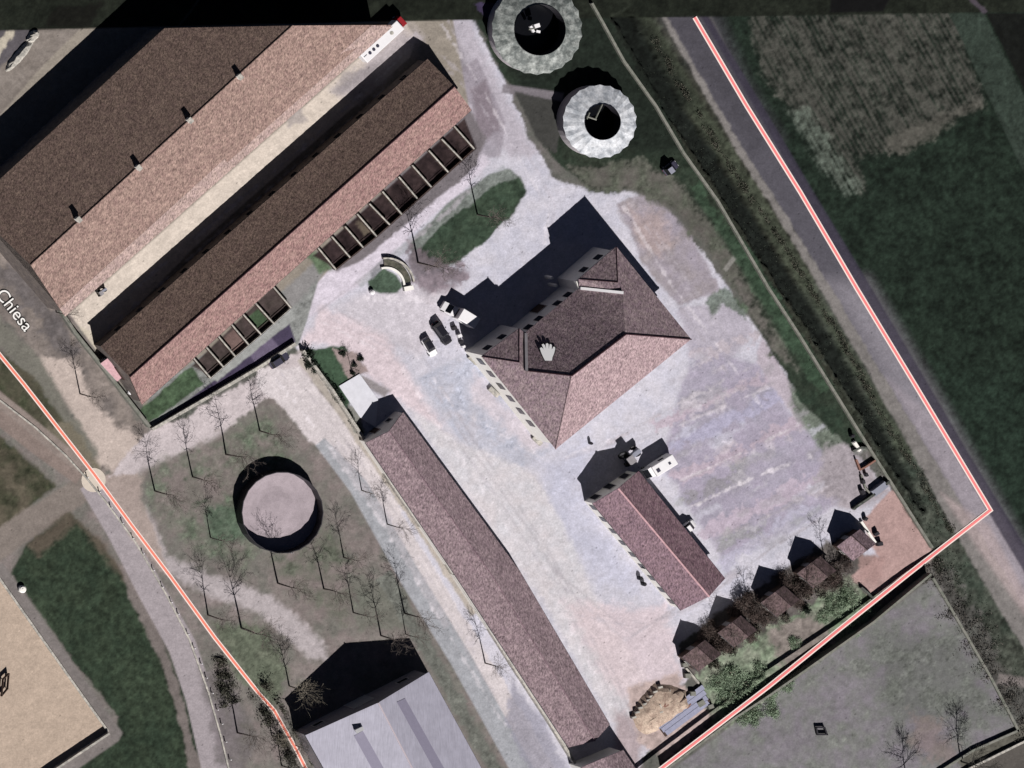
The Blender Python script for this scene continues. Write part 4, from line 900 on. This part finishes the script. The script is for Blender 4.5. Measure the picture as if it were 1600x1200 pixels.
def camper():
    root = empty('camper_van', P(1024, 727), math.atan2(-.53, -.85), label='white camper van with roof hatches at the end of the outbuilding', cat='camper van')
    L, w, h = 6.6, 2.35, 2.9
    MB().box((-.6, 0, 1.65), (L-1.7, w, 2.3)).build('living_box', M['white'], root, bevel=.12)
    g = MB(); v = [(1.9, -w*.45, .4), (3.5, -w*.42, .4), (3.5, w*.42, .4), (1.9, w*.45, .4), (1.9, -w*.45, 2.3), (2.5, -w*.4, 2.1), (2.5, w*.4, 2.1), (1.9, w*.45, 2.3), (3.45, -w*.4, 1.15), (3.45, w*.4, 1.15)]
    g.add(v, [(0, 3, 2, 1), (4, 5, 6, 7), (0, 1, 8, 5, 4), (3, 7, 6, 9, 2), (5, 8, 9, 6), (1, 2, 9, 8)]); g.build('cab', M['white'], root)
    g = MB(); n_ = .03; g.add([(2.52+n_, -w*.38, 2.06+n_), (3.36+n_, -w*.38, 1.24+n_), (3.36+n_, w*.38, 1.24+n_), (2.52+n_, w*.38, 2.06+n_)], [(0, 1, 2, 3)]); g.build('windscreen', M['glass'], root)
    for x, s in ((1.1, .75), (-1.6, .5)): MB().box((x, 0.1, 2.84), (s, s, .1)).build('roof_hatch', M['darkgrey'], root, bevel=.03)
    for x in (-2.0, 2.6):
        for y in (-w/2+.15, w/2-.15): wheel(root, x, y, .38)
    for y in (-.7, .7):
        MB().box((3.5, y, .8), (.1, .3, .2)).build('headlight', M['metal'], root)
        MB().box((-2.97, y, .9), (.06, .2, .35)).build('tail_light', M['red'], root)
    MB().box((-.8, -w/2-.02, 1.9), (1.2, .06, .6)).build('side_window', M['glass'], root); MB().box((-.8, w/2+.02, 1.9), (1.2, .06, .6)).build('side_window', M['glass'], root)
camper()
def boxtruck():
    root = empty('box_truck', P(708, 488), math.atan2(.52, -.85), label='white pickup truck with a tall white box by the shaded farmhouse court', cat='truck')
    w = 2.3
    MB().box((-1.5, 0, .75), (4.2, 1.9, .35)).build('chassis', M['steel_dark'], root)
    MB().box((-1.75, 0, 2.25), (3.9, w+.1, 2.6)).build('cargo_box', M['white'], root, bevel=.05)
    g = MB(); v = [(.35, -w*.44, .45), (3.1, -w*.4, .45), (3.1, w*.4, .45), (.35, w*.44, .45), (.35, -w*.42, 2.0), (1.3, -w*.38, 2.0), (1.3, w*.38, 2.0), (.35, w*.42, 2.0), (2.1, -w*.42, 1.25), (2.1, w*.42, 1.25), (3.05, -w*.38, 1.05), (3.05, w*.38, 1.05)]
    g.add(v, [(4, 5, 6, 7), (0, 1, 10, 8, 5, 4), (3, 7, 6, 9, 11, 2), (8, 10, 11, 9), (1, 2, 11, 10), (0, 4, 7, 3), (5, 8, 9, 6)]); g.build('cab', M['white'], root)
    g = MB(); g.add([(1.36, -w*.36, 1.98), (2.12, -w*.38, 1.3), (2.12, w*.38, 1.3), (1.36, w*.36, 1.98)], [(0, 1, 2, 3)]); g.build('windscreen', M['glass'], root)
    MB().box((.2, 0, 1.9), (.3, 1.9, .5)).build('rear_window', M['glass'], root)
    for x in (-2.6, 2.2):
        for y in (-w/2+.2, w/2-.2): wheel(root, x, y, .4)
    for y in (-.7, .7): MB().box((3.1, y, .85), (.1, .3, .2)).build('headlight', M['metal'], root)
boxtruck()
def tanker():
    rz = math.atan2(57, 62)*1.0
    c = (P(568, 92, 22)+P(626, 38, 22))/2
    root = empty('tank_trailer_lorry', Vector((c.x, c.y, 0)), rz, label='long white trailer lorry with three dark hatches and red cab between the barns', cat='lorry')
    L, w, h = 10.2, 2.35, 2.95
    MB().box((0, 0, h/2+.45), (L, w, h-.9)).build('trailer', M['white'], root, bevel=.12)
    for k in range(3): MB().tube((-L/2+1.7+k*1.05, 0, h-.02), (-L/2+1.7+k*1.05, 0, h+.1), .32, n=18).build('hatch', M['darkgrey'], root)
    MB().box((-L/2+.6, .2, h+.02), (.8, .1, .06)).build('roof_mark', M['darkgrey'], root)
    MB().tube((L/2-2.5, 0, h-.02), (L/2-2.5, 0, h+.03), .4, n=18).build('hatch', M['stone'], root)
    MB().box((L/2+.75, 0, 1.3), (1.3, w-.3, 1.8)).build('cab', M['red'], root, bevel=.1)
    MB().box((L/2+1.42, 0, 1.6), (.06, w-.4, .8)).build('windscreen', M['glass'], root)
    for x in (-L/2+1.2, -L/2+2.4, L/2+.7):
        for y in (-w/2+.2, w/2-.2): wheel(root, x, y, .5, .3)
tanker()
def tractor(px, py, dx, dy, label, col, s=1.0):
    root = empty('tractor', P(px, py), math.atan2(-dy, dx), label=label, cat='tractor'); root.scale = (s, s, s)
    MB().box((.9, 0, 1.15), (1.9, .8, .7)).build('bonnet', M[col], root, bevel=.08)
    g = MB(); g.box((-.7, 0, 1.7), (1.2, 1.3, 1.5), taper=(.85, .85)); g.build('cab', M['glass'], root)
    MB().box((-.7, 0, 2.5), (1.3, 1.4, .1)).build('cab_roof', M['plaster_grey'], root, bevel=.04)
    for y in (-.85, .85): wheel(root, -.8, y, .8, .42)
    for y in (-.7, .7): wheel(root, 1.4, y, .5, .3)
tractor(980, 712, .8, -.6, 'grey tractor standing in the shadow above the outbuilding', 'silver', 1.2)
tractor(156, 455, .8, -.5, 'tiny grey tractor at the lower end of the pale yard between the barns', 'silver', .62)

# ------------------------------------------------------------------ trees
def bare_tree_meshes(seed, Ht=10.5, spread=3.0, dens=1.0, trunk_f=.42, conic=False, levels=4):
    rr = random.Random(seed); T = MB(); C = MB()
    def branch(p, d, L, r, lev):
        n_ = 3 if lev < 2 else 2
        for k in range(n_):
            d = (d+Vector((rr.uniform(-.16, .16), rr.uniform(-.16, .16), rr.uniform(-.02, .1)))).normalized()
            q = p+d*(L/n_); r2 = r*.8
            (C).tube(p, q, r, r2, 4 if lev < 2 else 3, caps=False); p = q; r = r2
            if lev < levels:
                for _ in range(int(round((2 if lev < 3 else 3)*dens)) if rr.random() < .9 else 1):
                    ax = d.orthogonal().normalized(); ax = ax*math.cos(a_ := rr.uniform(0, 6.28))+d.cross(ax)*math.sin(a_)
                    nd = (d+ax*rr.uniform(.55, 1.05)); nd.z = nd.z*.9+.12; nd.normalize()
                    branch(p, nd, L*rr.uniform(.45, .72), max(.016, r*.55), lev+1)
    p = Vector((0, 0, -.1)); r = .17*Ht/10; d = Vector((rr.uniform(-.04, .04), rr.uniform(-.04, .04), 1)).normalized()
    hT = Ht*trunk_f
    for k in range(4):
        q = p+d*(hT/4); T.tube(p, q, r, r*.93, 7, caps=False); p = q; r *= .93
        d = (d+Vector((rr.uniform(-.04, .04), rr.uniform(-.04, .04), .1))).normalized()
    top = p.copy(); rem = Ht-hT
    steps = 6
    for k in range(steps):
        q = p+d*(rem/steps*.85); T.tube(p, q, r, r*.74, 6, caps=False); p = q; r *= .76
        d = (d+Vector((rr.uniform(-.12, .12), rr.uniform(-.12, .12), .1))).normalized()
        wid = spread*((1-k/steps)**.8 if conic else math.sin(math.pi*(k+1.4)/(steps+2)))
        for j in range(3 if not conic else 4):
            a_ = rr.uniform(0, 6.28); nd = Vector((math.cos(a_), math.sin(a_), rr.uniform(.35, .95) if not conic else .4)).normalized()
            branch(p, nd, wid*rr.uniform(.6, .9), max(.035, r*.55), 1)
    return T, C
TREE = []
for sd, kw in ((1, {}), (2, dict(spread=3.4)), (3, dict(spread=2.7, Ht=9.5)), (4, dict(spread=3.1, trunk_f=.36))):
    T, C = bare_tree_meshes(sd, levels=4, dens=.66, **kw)
    TREE.append((mkmesh('trunk', T.v, T.f, M['bark']), mkmesh('crown', C.v, C.f, M['bark'])))
T, C = bare_tree_meshes(9, Ht=9, spread=3.2, levels=3, dens=1.2, trunk_f=.2, conic=True)
TREE.append((mkmesh('trunk', T.v, T.f, M['twig_dark']), mkmesh('crown', C.v, C.f, M['twig_dark'])))
T, C = bare_tree_meshes(12, Ht=10, spread=3.6, levels=3, dens=1.15, trunk_f=.3)
TREE.append((mkmesh('trunk', T.v, T.f, M['bark_pale']), mkmesh('crown', C.v, C.f, M['bark_pale'])))
def tree(px, py, k, s, label, group=None, name='bare_tree'):
    root = empty(name, P(px, py), random.uniform(0, 6.28), label=label, cat='tree', group=group); root.scale = (s, s, s*random.uniform(.94, 1.06))
    for nm, me in zip(('trunk', 'crown'), TREE[k]):
        o = bpy.data.objects.new(nm, me); S.collection.objects.link(o); o.parent = root
LN = 'leafless trees round the farm'
TL = [(125, 615, 0, .85, 'bare tree on the pale road strip outside the estate wall'),
 (88, 488, 2, .8, 'bare tree outside the wall, near the lettering on the road'), (63, 446, 3, .8, 'bare tree outside the wall at the great barn corner'),
 (242, 767, 1, 1.0, 'leftmost bare tree of the row below the gate wall'), (301, 745, 0, .95, 'second bare tree from the left below the gate wall'),
 (353, 710, 3, 1.05, 'third bare tree from the left below the gate wall'), (406, 673, 1, .98, 'rightmost bare tree of the row below the gate wall'),
 (329, 840, 2, .82, 'short bare tree left of the open round tank'), (325, 961, 3, 1.0, 'bare tree closest to the salmon line below the gravel track'),
 (377, 981, 1, 1.2, 'tallest bare tree at the gravel track in the park'), (434, 911, 0, 1.1, 'bare tree just below the open round tank, its shadow on the crust'),
 (506, 920, 3, 1.0, 'bare tree in the grass to the lower right of the open tank'), (537, 871, 2, .9, 'bare tree to the right of the open tank'),
 (552, 957, 2, .95, 'bare tree between the open tank and the grey hall'), (595, 993, 0, 1.0, 'bare tree just above the hall shadow'),
 (632, 958, 1, 1.0, 'bare tree near the green road above the hall'), (634, 991, 2, .7, 'small bare tree at the top corner of the hall shadow'),
 (452, 1072, 5, 1.0, 'pale bare tree whose crown catches the sun over the hall shadow'), (371, 1145, 3, 1.1, 'bare tree beside the white kerb posts at the bottom left'),
 (605, 819, 2, .85, 'bare tree on the road beside the long wing, lower of two'), (565, 766, 3, .7, 'bare tree on the road beside the long wing, upper of two'),
 (758, 1036, 2, .95, 'bare tree by the roadside wall near the bottom of the long wing'), (653, 410, 1, 1.15, 'bare tree at the left end of the oval lawn'),
 (746, 335, 0, 1.0, 'bare tree in the middle of the oval lawn'),
 (1502, 1190, 4, 1.25, 'dense dark bare tree at the bottom right, right of two'), (1418, 1222, 4, 1.2, 'dense dark bare tree at the bottom right, left of two'),
 (440, 1196, 4, 1.0, 'dark twiggy tree beside the left edge of the grey hall'), (425, 1150, 5, .8, 'grey twiggy tree beside the salmon line near the hall'), (462, 1165, 4, .7, 'small dark twiggy tree at the hall corner')]
for a in TL: tree(*a, group=LN)
for i, (x, y, s, k) in enumerate(((1310, 905, .6, 0), (1290, 880, .75, 0), (1250, 905, .7, 3), (1190, 960, .7, 1), (1170, 945, .6, 2), (1128, 990, .75, 3))):
    tree(x, y, k, s, 'brown leafless tree among the garden huts, %s from the right' % ['first', 'second', 'third', 'fourth', 'fifth', 'sixth'][i], group='leafless trees among the garden huts')
tree(548, 575, 2, .45, 'small bare tree on the green patch above the white slab', group=LN)

# bushes made of many small leaves
def leafball(seed, n_, r, h, size, m, hollow=.55):
    rr = np.random.default_rng(seed); g = MB(); vs = []; fs = []
    cl = rr.normal(size=(14, 3)); cl /= np.linalg.norm(cl, axis=1)[:, None]; cl *= rr.uniform(.35, .85, (14, 1)); cl[:, 2] = abs(cl[:, 2])
    for i in range(n_):
        c = cl[rr.integers(14)]+rr.normal(size=3)*.2
        p = np.array([c[0]*r, c[1]*r, max(.03, c[2]*h)])
        u = rr.normal(size=3); u /= np.linalg.norm(u); v = np.cross(u, rr.normal(size=3)); v /= np.linalg.norm(v)+1e-6
        s = size*rr.uniform(.6, 1.4); k = len(vs)
        vs += [p-u*s, p+v*s*.5, p+u*s, p-v*s*.5]; fs.append((k, k+1, k+2, k+3))
    return mkmesh('foliage', vs, fs, m)
BUSH = {'pale': [leafball(s, 2200, 2.7, 1.3, .13, M['leaf_pale']) for s in (1, 2, 3)], 'dark': [leafball(s, 700, 1.4, 1.6, .16, M['leaf_dark']) for s in (4, 5)],
        'brush': [leafball(s, 3200, 2.7, 3.2, .12, M['brush']) for s in (8, 9)], 'scrub': [leafball(s, 500, 1.2, 1.1, .16, M['scrub']) for s in (6, 7)]}
stem_me = {}
for k, (hh, rr_, mm) in dict(pale=(1.6, .09, 'bark_pale'), dark=(1.0, .07, 'bark'), brush=(2.4, .09, 'bark'), scrub=(.7, .05, 'bark')).items():
    g = MB()
    for i in range(5):
        a_ = i*1.256; g.tube((0, 0, -.1), (math.cos(a_)*hh*.5, math.sin(a_)*hh*.5, hh), rr_, rr_*.4, 4, caps=False)
    stem_me[k] = mkmesh('stem', g.v, g.f, M[mm])
ORDL = 'first second third fourth fifth sixth seventh eighth ninth tenth eleventh twelfth thirteenth fourteenth fifteenth sixteenth seventeenth eighteenth nineteenth twentieth twenty-first twenty-second'.split()
def bush(px, py, kind, s, label, group):
    root = empty('bush', P(px, py), random.uniform(0, 6.28), label=label, cat='bush', group=group); root.scale = (s, s, s*random.uniform(.8, 1.1))
    o = bpy.data.objects.new('foliage', random.choice(BUSH[kind])); S.collection.objects.link(o); o.parent = root
    o = bpy.data.objects.new('stem', stem_me[kind]); S.collection.objects.link(o); o.parent = root
PB = sorted(((1118, 1068, .9), (1140, 1052, 1.0), (1165, 1075, 1.1), (1150, 1095, 1.0), (1185, 1050, .9), (1195, 1078, .8), (1172, 1108, 1.0), (1128, 1092, .8), (1205, 1110, .9), (1215, 1052, .8), (1300, 940, .9), (1322, 925, .8), (1335, 952, 1.1), (1312, 965, .9), (1352, 958, .8), (1285, 962, .7), (1160, 1118, .9), (1180, 1122, .8), (1245, 1010, .7), (1330, 975, .8)))
for i, (x, y, s) in enumerate(PB):
    d_, nv = line_gap(x+8, y+3)
    if d_ < 21: x += nv[0]*(21-d_); y += nv[1]*(21-d_)
    bush(x, y, 'pale', s*.85, 'pale green bush inside the paddock wall, %s counted from the left' % ORDL[i], 'pale green bushes in the garden strip')
SB = sorted(((1300, 890, 1), (1262, 925, 1.0), (1240, 918, .9), (1205, 962, .9), (1176, 985, 1), (1140, 1012, 1.0), (1130, 1002, .8), (1115, 1040, .8), (1308, 912, .8), (1285, 925, .9), (1228, 965, .7)))
for i, (x, y, s) in enumerate(SB):
    bush(x, y, 'scrub', s*1.3, 'brown scrubby bush beside the garden huts, %s counted from the left' % ORDL[i], 'brown bushes beside the garden huts')
BB = ((1325, 858, .8), (1268, 878, .9), (1222, 908, .8), (1160, 938, .9), (1150, 958, .8), (1106, 982, .8), (1092, 1000, .7), (1312, 884, .8), (1298, 900, .9), (1258, 908, 1.0), (1248, 922, .9), (1236, 926, .7), (1200, 950, .9), (1186, 962, 1.0), (1176, 958, .8), (1132, 996, 1.0), (1122, 1008, .9), (1113, 1016, .7), (1172, 992, .7), (1240, 940, .7), (1290, 912, .7))
for i, (x, y, s) in enumerate(BB):
    bush(x, y, 'brush', s, 'tall tangled brown brush between the huts, %s counted from the right' % ORDL[i], 'tall brown brush between the huts')
for x, y, s, l in ((479, 553, 1.1, 'upper'), (484, 566, 1.0, 'middle'), (492, 577, .8, 'lowest')):  # bushes added in place of the dark shade at the wall end
    bush(x, y, 'dark', s, '%s bush added as a dark patch of shade at the gate wall end' % l, 'bushes added as shade at the gate wall')
for x, y, s, l in ((1282, 902, .7, 'upper'), (1258, 952, .9, 'lower')):
    bush(x, y, 'dark', s, '%s dark green bush in the garden strip' % l, 'dark green bushes in the garden strip')
# hedge beside the white slab: one trimmed hedge
def fuzzy_row(name, pts, m, wid, hgt, n_, size, seed, label, cat, kind=None):
    rr = np.random.default_rng(seed); P3 = [P(*p) for p in pts]; seg = [(P3[i+1]-P3[i]).length for i in range(len(P3)-1)]; tot = sum(seg)
    vs = []; fs = []; clump = rr.uniform(0, tot, int(tot*1.5)); co = rr.normal(size=(len(clump),))*wid*.3; ch = rr.uniform(.3, 1, len(clump))
    for i in range(n_):
        j = rr.integers(len(clump)); t = float(np.clip(clump[j]+rr.normal()*.5, 0, tot-.01)); k = 0
        while t > seg[k]: t -= seg[k]; k += 1
        d = (P3[k+1]-P3[k]).normalized(); nr = Vector((-d.y, d.x, 0)); p = P3[k]+d*t+nr*(co[j]+rr.normal()*wid*.22)
        if line_gap(p.x/K+800, 600-p.y/K)[0] < 9: continue
        p = np.array([p.x, p.y, abs(rr.normal())*hgt*.5*ch[j]+.02])
        u = rr.normal(size=3); u /= np.linalg.norm(u); v = np.cross(u, rr.normal(size=3)); v /= np.linalg.norm(v)+1e-6
        s = size*rr.uniform(.6, 1.4); b0 = len(vs); vs += [p-u*s, p+v*s*.5, p+u*s, p-v*s*.5]; fs.append((b0, b0+1, b0+2, b0+3))
    me = mkmesh(name, vs, fs, m); o = bpy.data.objects.new(name, me); S.collection.objects.link(o); return tag(o, label, cat, kind=kind)
fuzzy_row('hedge', [(490, 566), (515, 600), (540, 640), (562, 676)], M['leaf_dark'], .9, 1.2, 5000, .14, 1, 'thin dark hedge beside the white slab and roadside wall', 'hedge')
fuzzy_row('scrub', [(1022, 60), (1060, 130), (1105, 200), (1160, 290), (1205, 355), (1250, 425), (1290, 490), (1340, 580), (1385, 660), (1430, 735), (1480, 820), (1500, 850)], M['scrub'], 1.0, .9, 8500, .11, 2, None, None, 'stuff')
fuzzy_row('undergrowth', [(1000, 110), (1050, 190), (1090, 250), (1140, 320), (1205, 420), (1260, 510), (1310, 590), (1370, 690), (1420, 770), (1470, 850), (1510, 940), (1560, 1040), (1620, 1140)], M['under'], 4.0, .5, 2200, .12, 3, None, None, 'stuff')
fuzzy_row('undergrowth', [(1455, 880), (1490, 940), (1540, 1030), (1590, 1110), (1640, 1180)], mat('dry_brush', (110, 104, 98), var=.4, rgb2=(60, 60, 54), mixs=1.0), 5.0, 1.0, 4500, .15, 5, None, None, 'stuff')
fuzzy_row('undergrowth', [(350, 1030), (345, 1060), (360, 1100)], M['scrub'], 2.6, 1.3, 2600, .15, 6, None, None, 'stuff')
fuzzy_row('undergrowth', [(400, 1075), (425, 1110), (440, 1145), (470, 1200), (490, 1240)], M['scrub'], 3.6, 2.2, 9000, .16, 7, None, None, 'stuff')

# ------------------------------------------------------------------ smaller things
MB().prism([(p.x, p.y) for p in (P(529, 603), P(561, 584), P(590, 624), P(586, 668), P(562, 652))], -.05, .22).build('white_slab', M['tarp'], label='bright white slab at the top end of the long wing', cat='slab')
def arc_bench():
    c = P(602, 446); root = empty('curved_bench', c, label='curved pale stone bench around the small round lawn', cat='stone bench')
    def arc(r, a0, a1, k=14): return [Vector((r*K*math.cos(a), r*K*math.sin(a), 0)) for a in np.linspace(a0, a1, k)]
    MB().strip(arc(43, .15, 1.7), .35, 0, .7).build('outer_wall', M['stone'], root)
    MB().strip(arc(28, .0, 1.85), .4, 0, .5).build('inner_wall', M['plaster'], root)
    MB().strip(arc(35.5, .15, 1.65), 1.2, 0, .25).build('planting', M['scrub'], root)
    MB().box((34*K, -.5, .4), (1.9, .9, .8), .2).build('end_block', M['plaster'], root)
arc_bench()
def ball(name, px, py, h, r, m, label, cat, n_=14):
    c = P(px, py); root = empty(name, c, label=label, cat=cat); g = MB()
    ring(g, circ(0, 0, r, n_, 0), circ(0, 0, r*1.02, n_, h*.75)); ring(g, circ(0, 0, r*1.02, n_, h*.75), circ(0, 0, r*.7, n_, h)); g.add(circ(0, 0, r*.7, n_, h), [tuple(range(n_))])
    g.build('shell', M[m], root, smooth=False); MB().tube((0, 0, h), (0, 0, h+.08), r*.35, n=10).build('lid', M[m], root); return root
ball('planter', 580, 456, .8, .5, 'white', 'small white planter at the left tip of the round lawn', 'planter')
ball('water_tub', 33, 920, .9, .75, 'plaster', 'round white tub on the grass beside the sand arena', 'tub')
ball('water_tub', 203, 611, .9, .7, 'white', 'white tub at the lower left corner of the cattle barn', 'tub')
for x, y, lab in ((998, 903, 'larger dark barrel left of the outbuilding'), (1004, 912, 'dark barrel beneath the larger one left of the outbuilding'), (921, 692, 'dark post by the lower corner of the farmhouse'), (1329, 680, 'dark drum beside the boundary wall')):
    ball('barrel', x, y, 1.1, .42 if 'post' not in lab else .3, 'steel_dark', lab, 'barrel')
# small lean-to at the barn end
def leanto():
    c = P(172, 575); root = empty('lean_to', c, label='tiny pink roofed lean-to with white wall at the lower end of the cattle barn', cat='shed')
    q = lambda x, y, h: P(x, y, h)-root.location
    a, b_, c_, d = q(157, 568, 14), q(183, 596, 14), q(193, 588, 19), q(168, 560, 19)
    roofmesh('roof', [a, b_, c_, d], [(0, 1, 2, 3)], M['ridge'], root, .1)
    MB().prism([(v.x, v.y) for v in (a*.93, b_*.93, c_*.93, d*.93)], 0, 14*K-.1).build('wall', M['white'], root)
leanto()
# rubble heap with stones round it, roofing sheets
def heap():
    root = empty('rubble_heap', P(1042, 1105), label='sandy rubble heap with boards beside the bottom end of the yard', cat='rubble heap'); rr = np.random.default_rng(8)
    pl = [(985, 1118), (1002, 1088), (1022, 1068), (1050, 1070), (1072, 1080), (1085, 1102), (1058, 1122), (1012, 1150), (996, 1142)]
    pl = local([P(*p) for p in pl], root); c = sum(pl, Vector())/len(pl); rings = []
    for k, (f, z) in enumerate(((1, 0), (.86, .5), (.7, .9), (.5, 1.15), (.3, 1.25))):
        rg = []
        for i in range(36):
            t = i/36*len(pl); j = int(t); p = pl[j % len(pl)].lerp(pl[(j+1) % len(pl)], t-j)
            rg.append(Vector((c.x+(p.x-c.x)*f+rr.normal()*.12, c.y+(p.y-c.y)*f+rr.normal()*.12, z+rr.normal()*.06 if k else -.05)))
        rings.append(rg)
    g = MB()
    for k in range(4): ring(g, rings[k+1], rings[k])
    g.add(rings[4], [tuple(range(36))]); g.build('heap', M['sand'], root, smooth=True)
    for k in range(26):
        a_, f = rr.uniform(0, 6.28), rr.uniform(.1, .8); p = c+(pl[int(rr.integers(len(pl)))]-c)*f
        MB().box((p.x, p.y, .35+1.0*(1-f)), (rr.uniform(.3, 1.4), rr.uniform(.15, .4), .2), a_).build('debris', M[('wood', 'stone', 'sand', 'brick')[k % 4]], root)
heap()
def block(name, px, py, sx, sy, sz, rz, m, label, cat, group=None):
    r = empty(name, P(px, py), rz, label=label, cat=cat, group=group)
    g = MB(); g.box((0, 0, sz/2), (sx, sy, sz), taper=(.93, .93)); g.build('core', M[m], r, bevel=.05)
    MB().box((0, 0, sz+.04), (sx*.8, sy*.85, .08)).build('top_layer', M[m], r); return r
for i, (x, y) in enumerate([(1027, 1071), (1019, 1078), (1013, 1085), (1009, 1091), (1003, 1097), (996, 1103), (991, 1110), (986, 1118)]):
    block('stone_block', x+2, y+2, 1.0, .45, .8, .25, 'stone', '%s stone block from the top along the left of the rubble heap' % ORDL[i], 'stone block', 'stone blocks along the rubble heap')
for x, y, s, lab in ((1068, 1038, 1.2, 'stone rubble by the lowest garden hut, upper pile'), (1072, 1055, 1.3, 'stone rubble by the lowest garden hut, lower pile'), (1080, 1083, 1.2, 'loose stones at the right tip of the rubble heap'), (1093, 1098, 1.6, 'largest stone pile between the heap and the roofing sheets'), (1108, 1103, 1.2, 'stone pile at the end of the roofing sheets')):
    block('stone_pile', x, y, s, s*.8, .8, random.random(), 'stone_mossy', lab, 'stone pile')
def boards():
    r = empty('roofing_sheets', P(1060, 1118), label='stack of bluish grey roofing sheets beside the paddock wall', cat='sheet stack')
    rz = math.atan2(52, 70)
    for k, off in enumerate((-14, -6, 2, 9)):
        c = P(1066+off*.55, 1113+off*.85)-r.location
        MB().box((c.x, c.y, .5+.05*k), (12.5-k*.6, 1.0, .12), rz).build('sheet', M['sheet'], r)
    c = P(1048, 1108)-r.location; MB().box((c.x-1, c.y-.2, .5), (9, .25, 1.0), rz).build('board_edge', M['wood'], r)
    c = P(1066, 1113)-r.location; MB().box((c.x, c.y, .22), (11.5, 3.6, .42), rz).build('pallet', M['wood'], r)
boards()
def frame_thing(name, pts, h, label, cat, m='wood', w=.25):
    wp = [P(*p) for p in pts]; root = empty(name, wp[0]*1.0, label=label, cat=cat); wp = local(wp, root)
    MB().strip(wp+[wp[0]], w, h*.35, h).build('rails', M[m], root)
    for p in wp: MB().tube((p.x, p.y, 0), (p.x, p.y, h), .08, n=6).build('post', M[m], root)
frame_thing('feed_rack', [(1273, 1136), (1286, 1136), (1290, 1147), (1275, 1147)], .7, 'black open feeding frame standing in the grey paddock', 'feeder', 'steel_dark', .26)
frame_thing('goal_frame', [(2, 1060), (11, 1052), (9, 1075), (0, 1086)], 1.1, 'thin brown frame at the left edge of the sand arena', 'frame', 'wood', .14)
# compounds against the boundary wall
wall('compound_wall', [(1333, 705), (1346, 699), (1362, 700)], 5, .25, 'stone_dark', 'topmost short wall of the small compounds by the boundary wall')
wall('compound_wall', [(1338, 718), (1344, 734), (1352, 730), (1370, 718)], 5, .22, 'brick', 'reddish low wall of the small compounds by the boundary wall')
wall('compound_wall', [(1390, 752), (1372, 768), (1356, 780), (1338, 792), (1334, 796)], 7, .35, 'stone_dark', 'lowest dark wall of the small compounds above the pink plot')
wall('compound_wall', [(1346, 742), (1352, 762), (1360, 772)], 4, .2, 'stone_mossy', 'broken grey wall on the yard side of the small compounds')
block('board_stack', 1337, 697, 2.4, .7, .6, -1.0, 'plaster', 'yellowish white board stack by the boundary wall', 'board stack')
r_ = block('covered_trailer', 1371, 763, 3.6, 1.5, 1.0, .65, 'silver', 'long grey covered trailer leaning by the lowest compound wall', 'trailer')
for x, y, s, lab in ((1351, 741, .8, 'dark stones on the yard side of the compounds, upper'), (1346, 752, .9, 'dark stones on the yard side of the compounds, lower'), (1345, 768, 1.1, 'dark junk pile left of the covered trailer'),
                     (1367, 833, 1.0, 'dark box next to the pale garden hut, upper'), (1372, 849, 1.2, 'dark box next to the pale garden hut, lower'), (1322, 877, 1.2, 'dark crate left of the pale garden hut'), (1350, 810, .8, 'dark stones above the pale garden hut')):
    block('junk_pile', x, y, s, s*.7, .9, random.random()*2, 'steel_dark', lab, 'junk pile')
wall('garden_wall', [(1346, 815), (1356, 830), (1368, 848)], 4, .35, 'plaster', 'short cream wall on the right of the pale garden hut')
wall('garden_wall', [(1346, 918), (1358, 928), (1368, 940)], 6, .25, 'stone_dark', 'short dark wall between the pink plot and the pale bushes')
wall('garden_wall', [(1072, 1044), (1084, 1058), (1092, 1068)], 4, .25, 'stone', 'short pale wall below the lowest garden hut')
wall('garden_wall', [(1222, 906), (1232, 918), (1240, 932)], 4, .4, 'stone', 'short pale wall between the second and middle garden huts')
wall('garden_wall', [(1163, 940), (1172, 950), (1182, 966)], 4, .4, 'stone', 'short pale wall between the middle and fourth garden huts')
# long rubble banks at the top left
for x, y, l_, lab in ((30, 87, 8.5, 'lower pale rubble bank at the top left corner'), (51, 57, 3.2, 'small pale rubble bank at the top left corner')):
    r = empty('rubble_bank', P(x, y), .85, label=lab, cat='rubble bank'); rr = np.random.default_rng(int(x)); g = MB(); rings = []
    for f, z in ((1, -.05), (.8, .5), (.4, .85)):
        rings.append([Vector((l_/2*f**.4*math.cos(t)+rr.normal()*.08, 1.0*f*math.sin(t)+rr.normal()*.08, z)) for t in np.linspace(0, 6.28, 25)[:-1]])
    for k in range(2): ring(g, rings[k+1], rings[k])
    g.add(rings[2], [tuple(range(24))]); g.build('bank', M['stone'], r)
# shrubs and pots on the green patch above the white slab
for x, y, s, l in ((563, 560, .7, 'rightmost'), (550, 583, .6, 'lowest'), (553, 570, .6, 'middle'), (535, 553, .7, 'leftmost')):
    bush(x, y, 'dark', s*.8, l+' little dark shrub on the patch above the white slab', 'little shrubs above the white slab')
# clutter by the shaded corner of the farmhouse
for x, y, s, m_, lab in ((708, 512, 1.0, 'steel_dark', 'dark bin beside the truck at the farmhouse corner'), (716, 524, .9, 'white', 'white garden table at the farmhouse corner, upper'), (719, 534, .8, 'steel_dark', 'dark garden chair at the farmhouse corner'), (722, 541, .7, 'white', 'white garden table at the farmhouse corner, lower')):
    block('garden_furniture', x, y, s, s*.8, .75, .4, m_, lab, 'garden furniture')
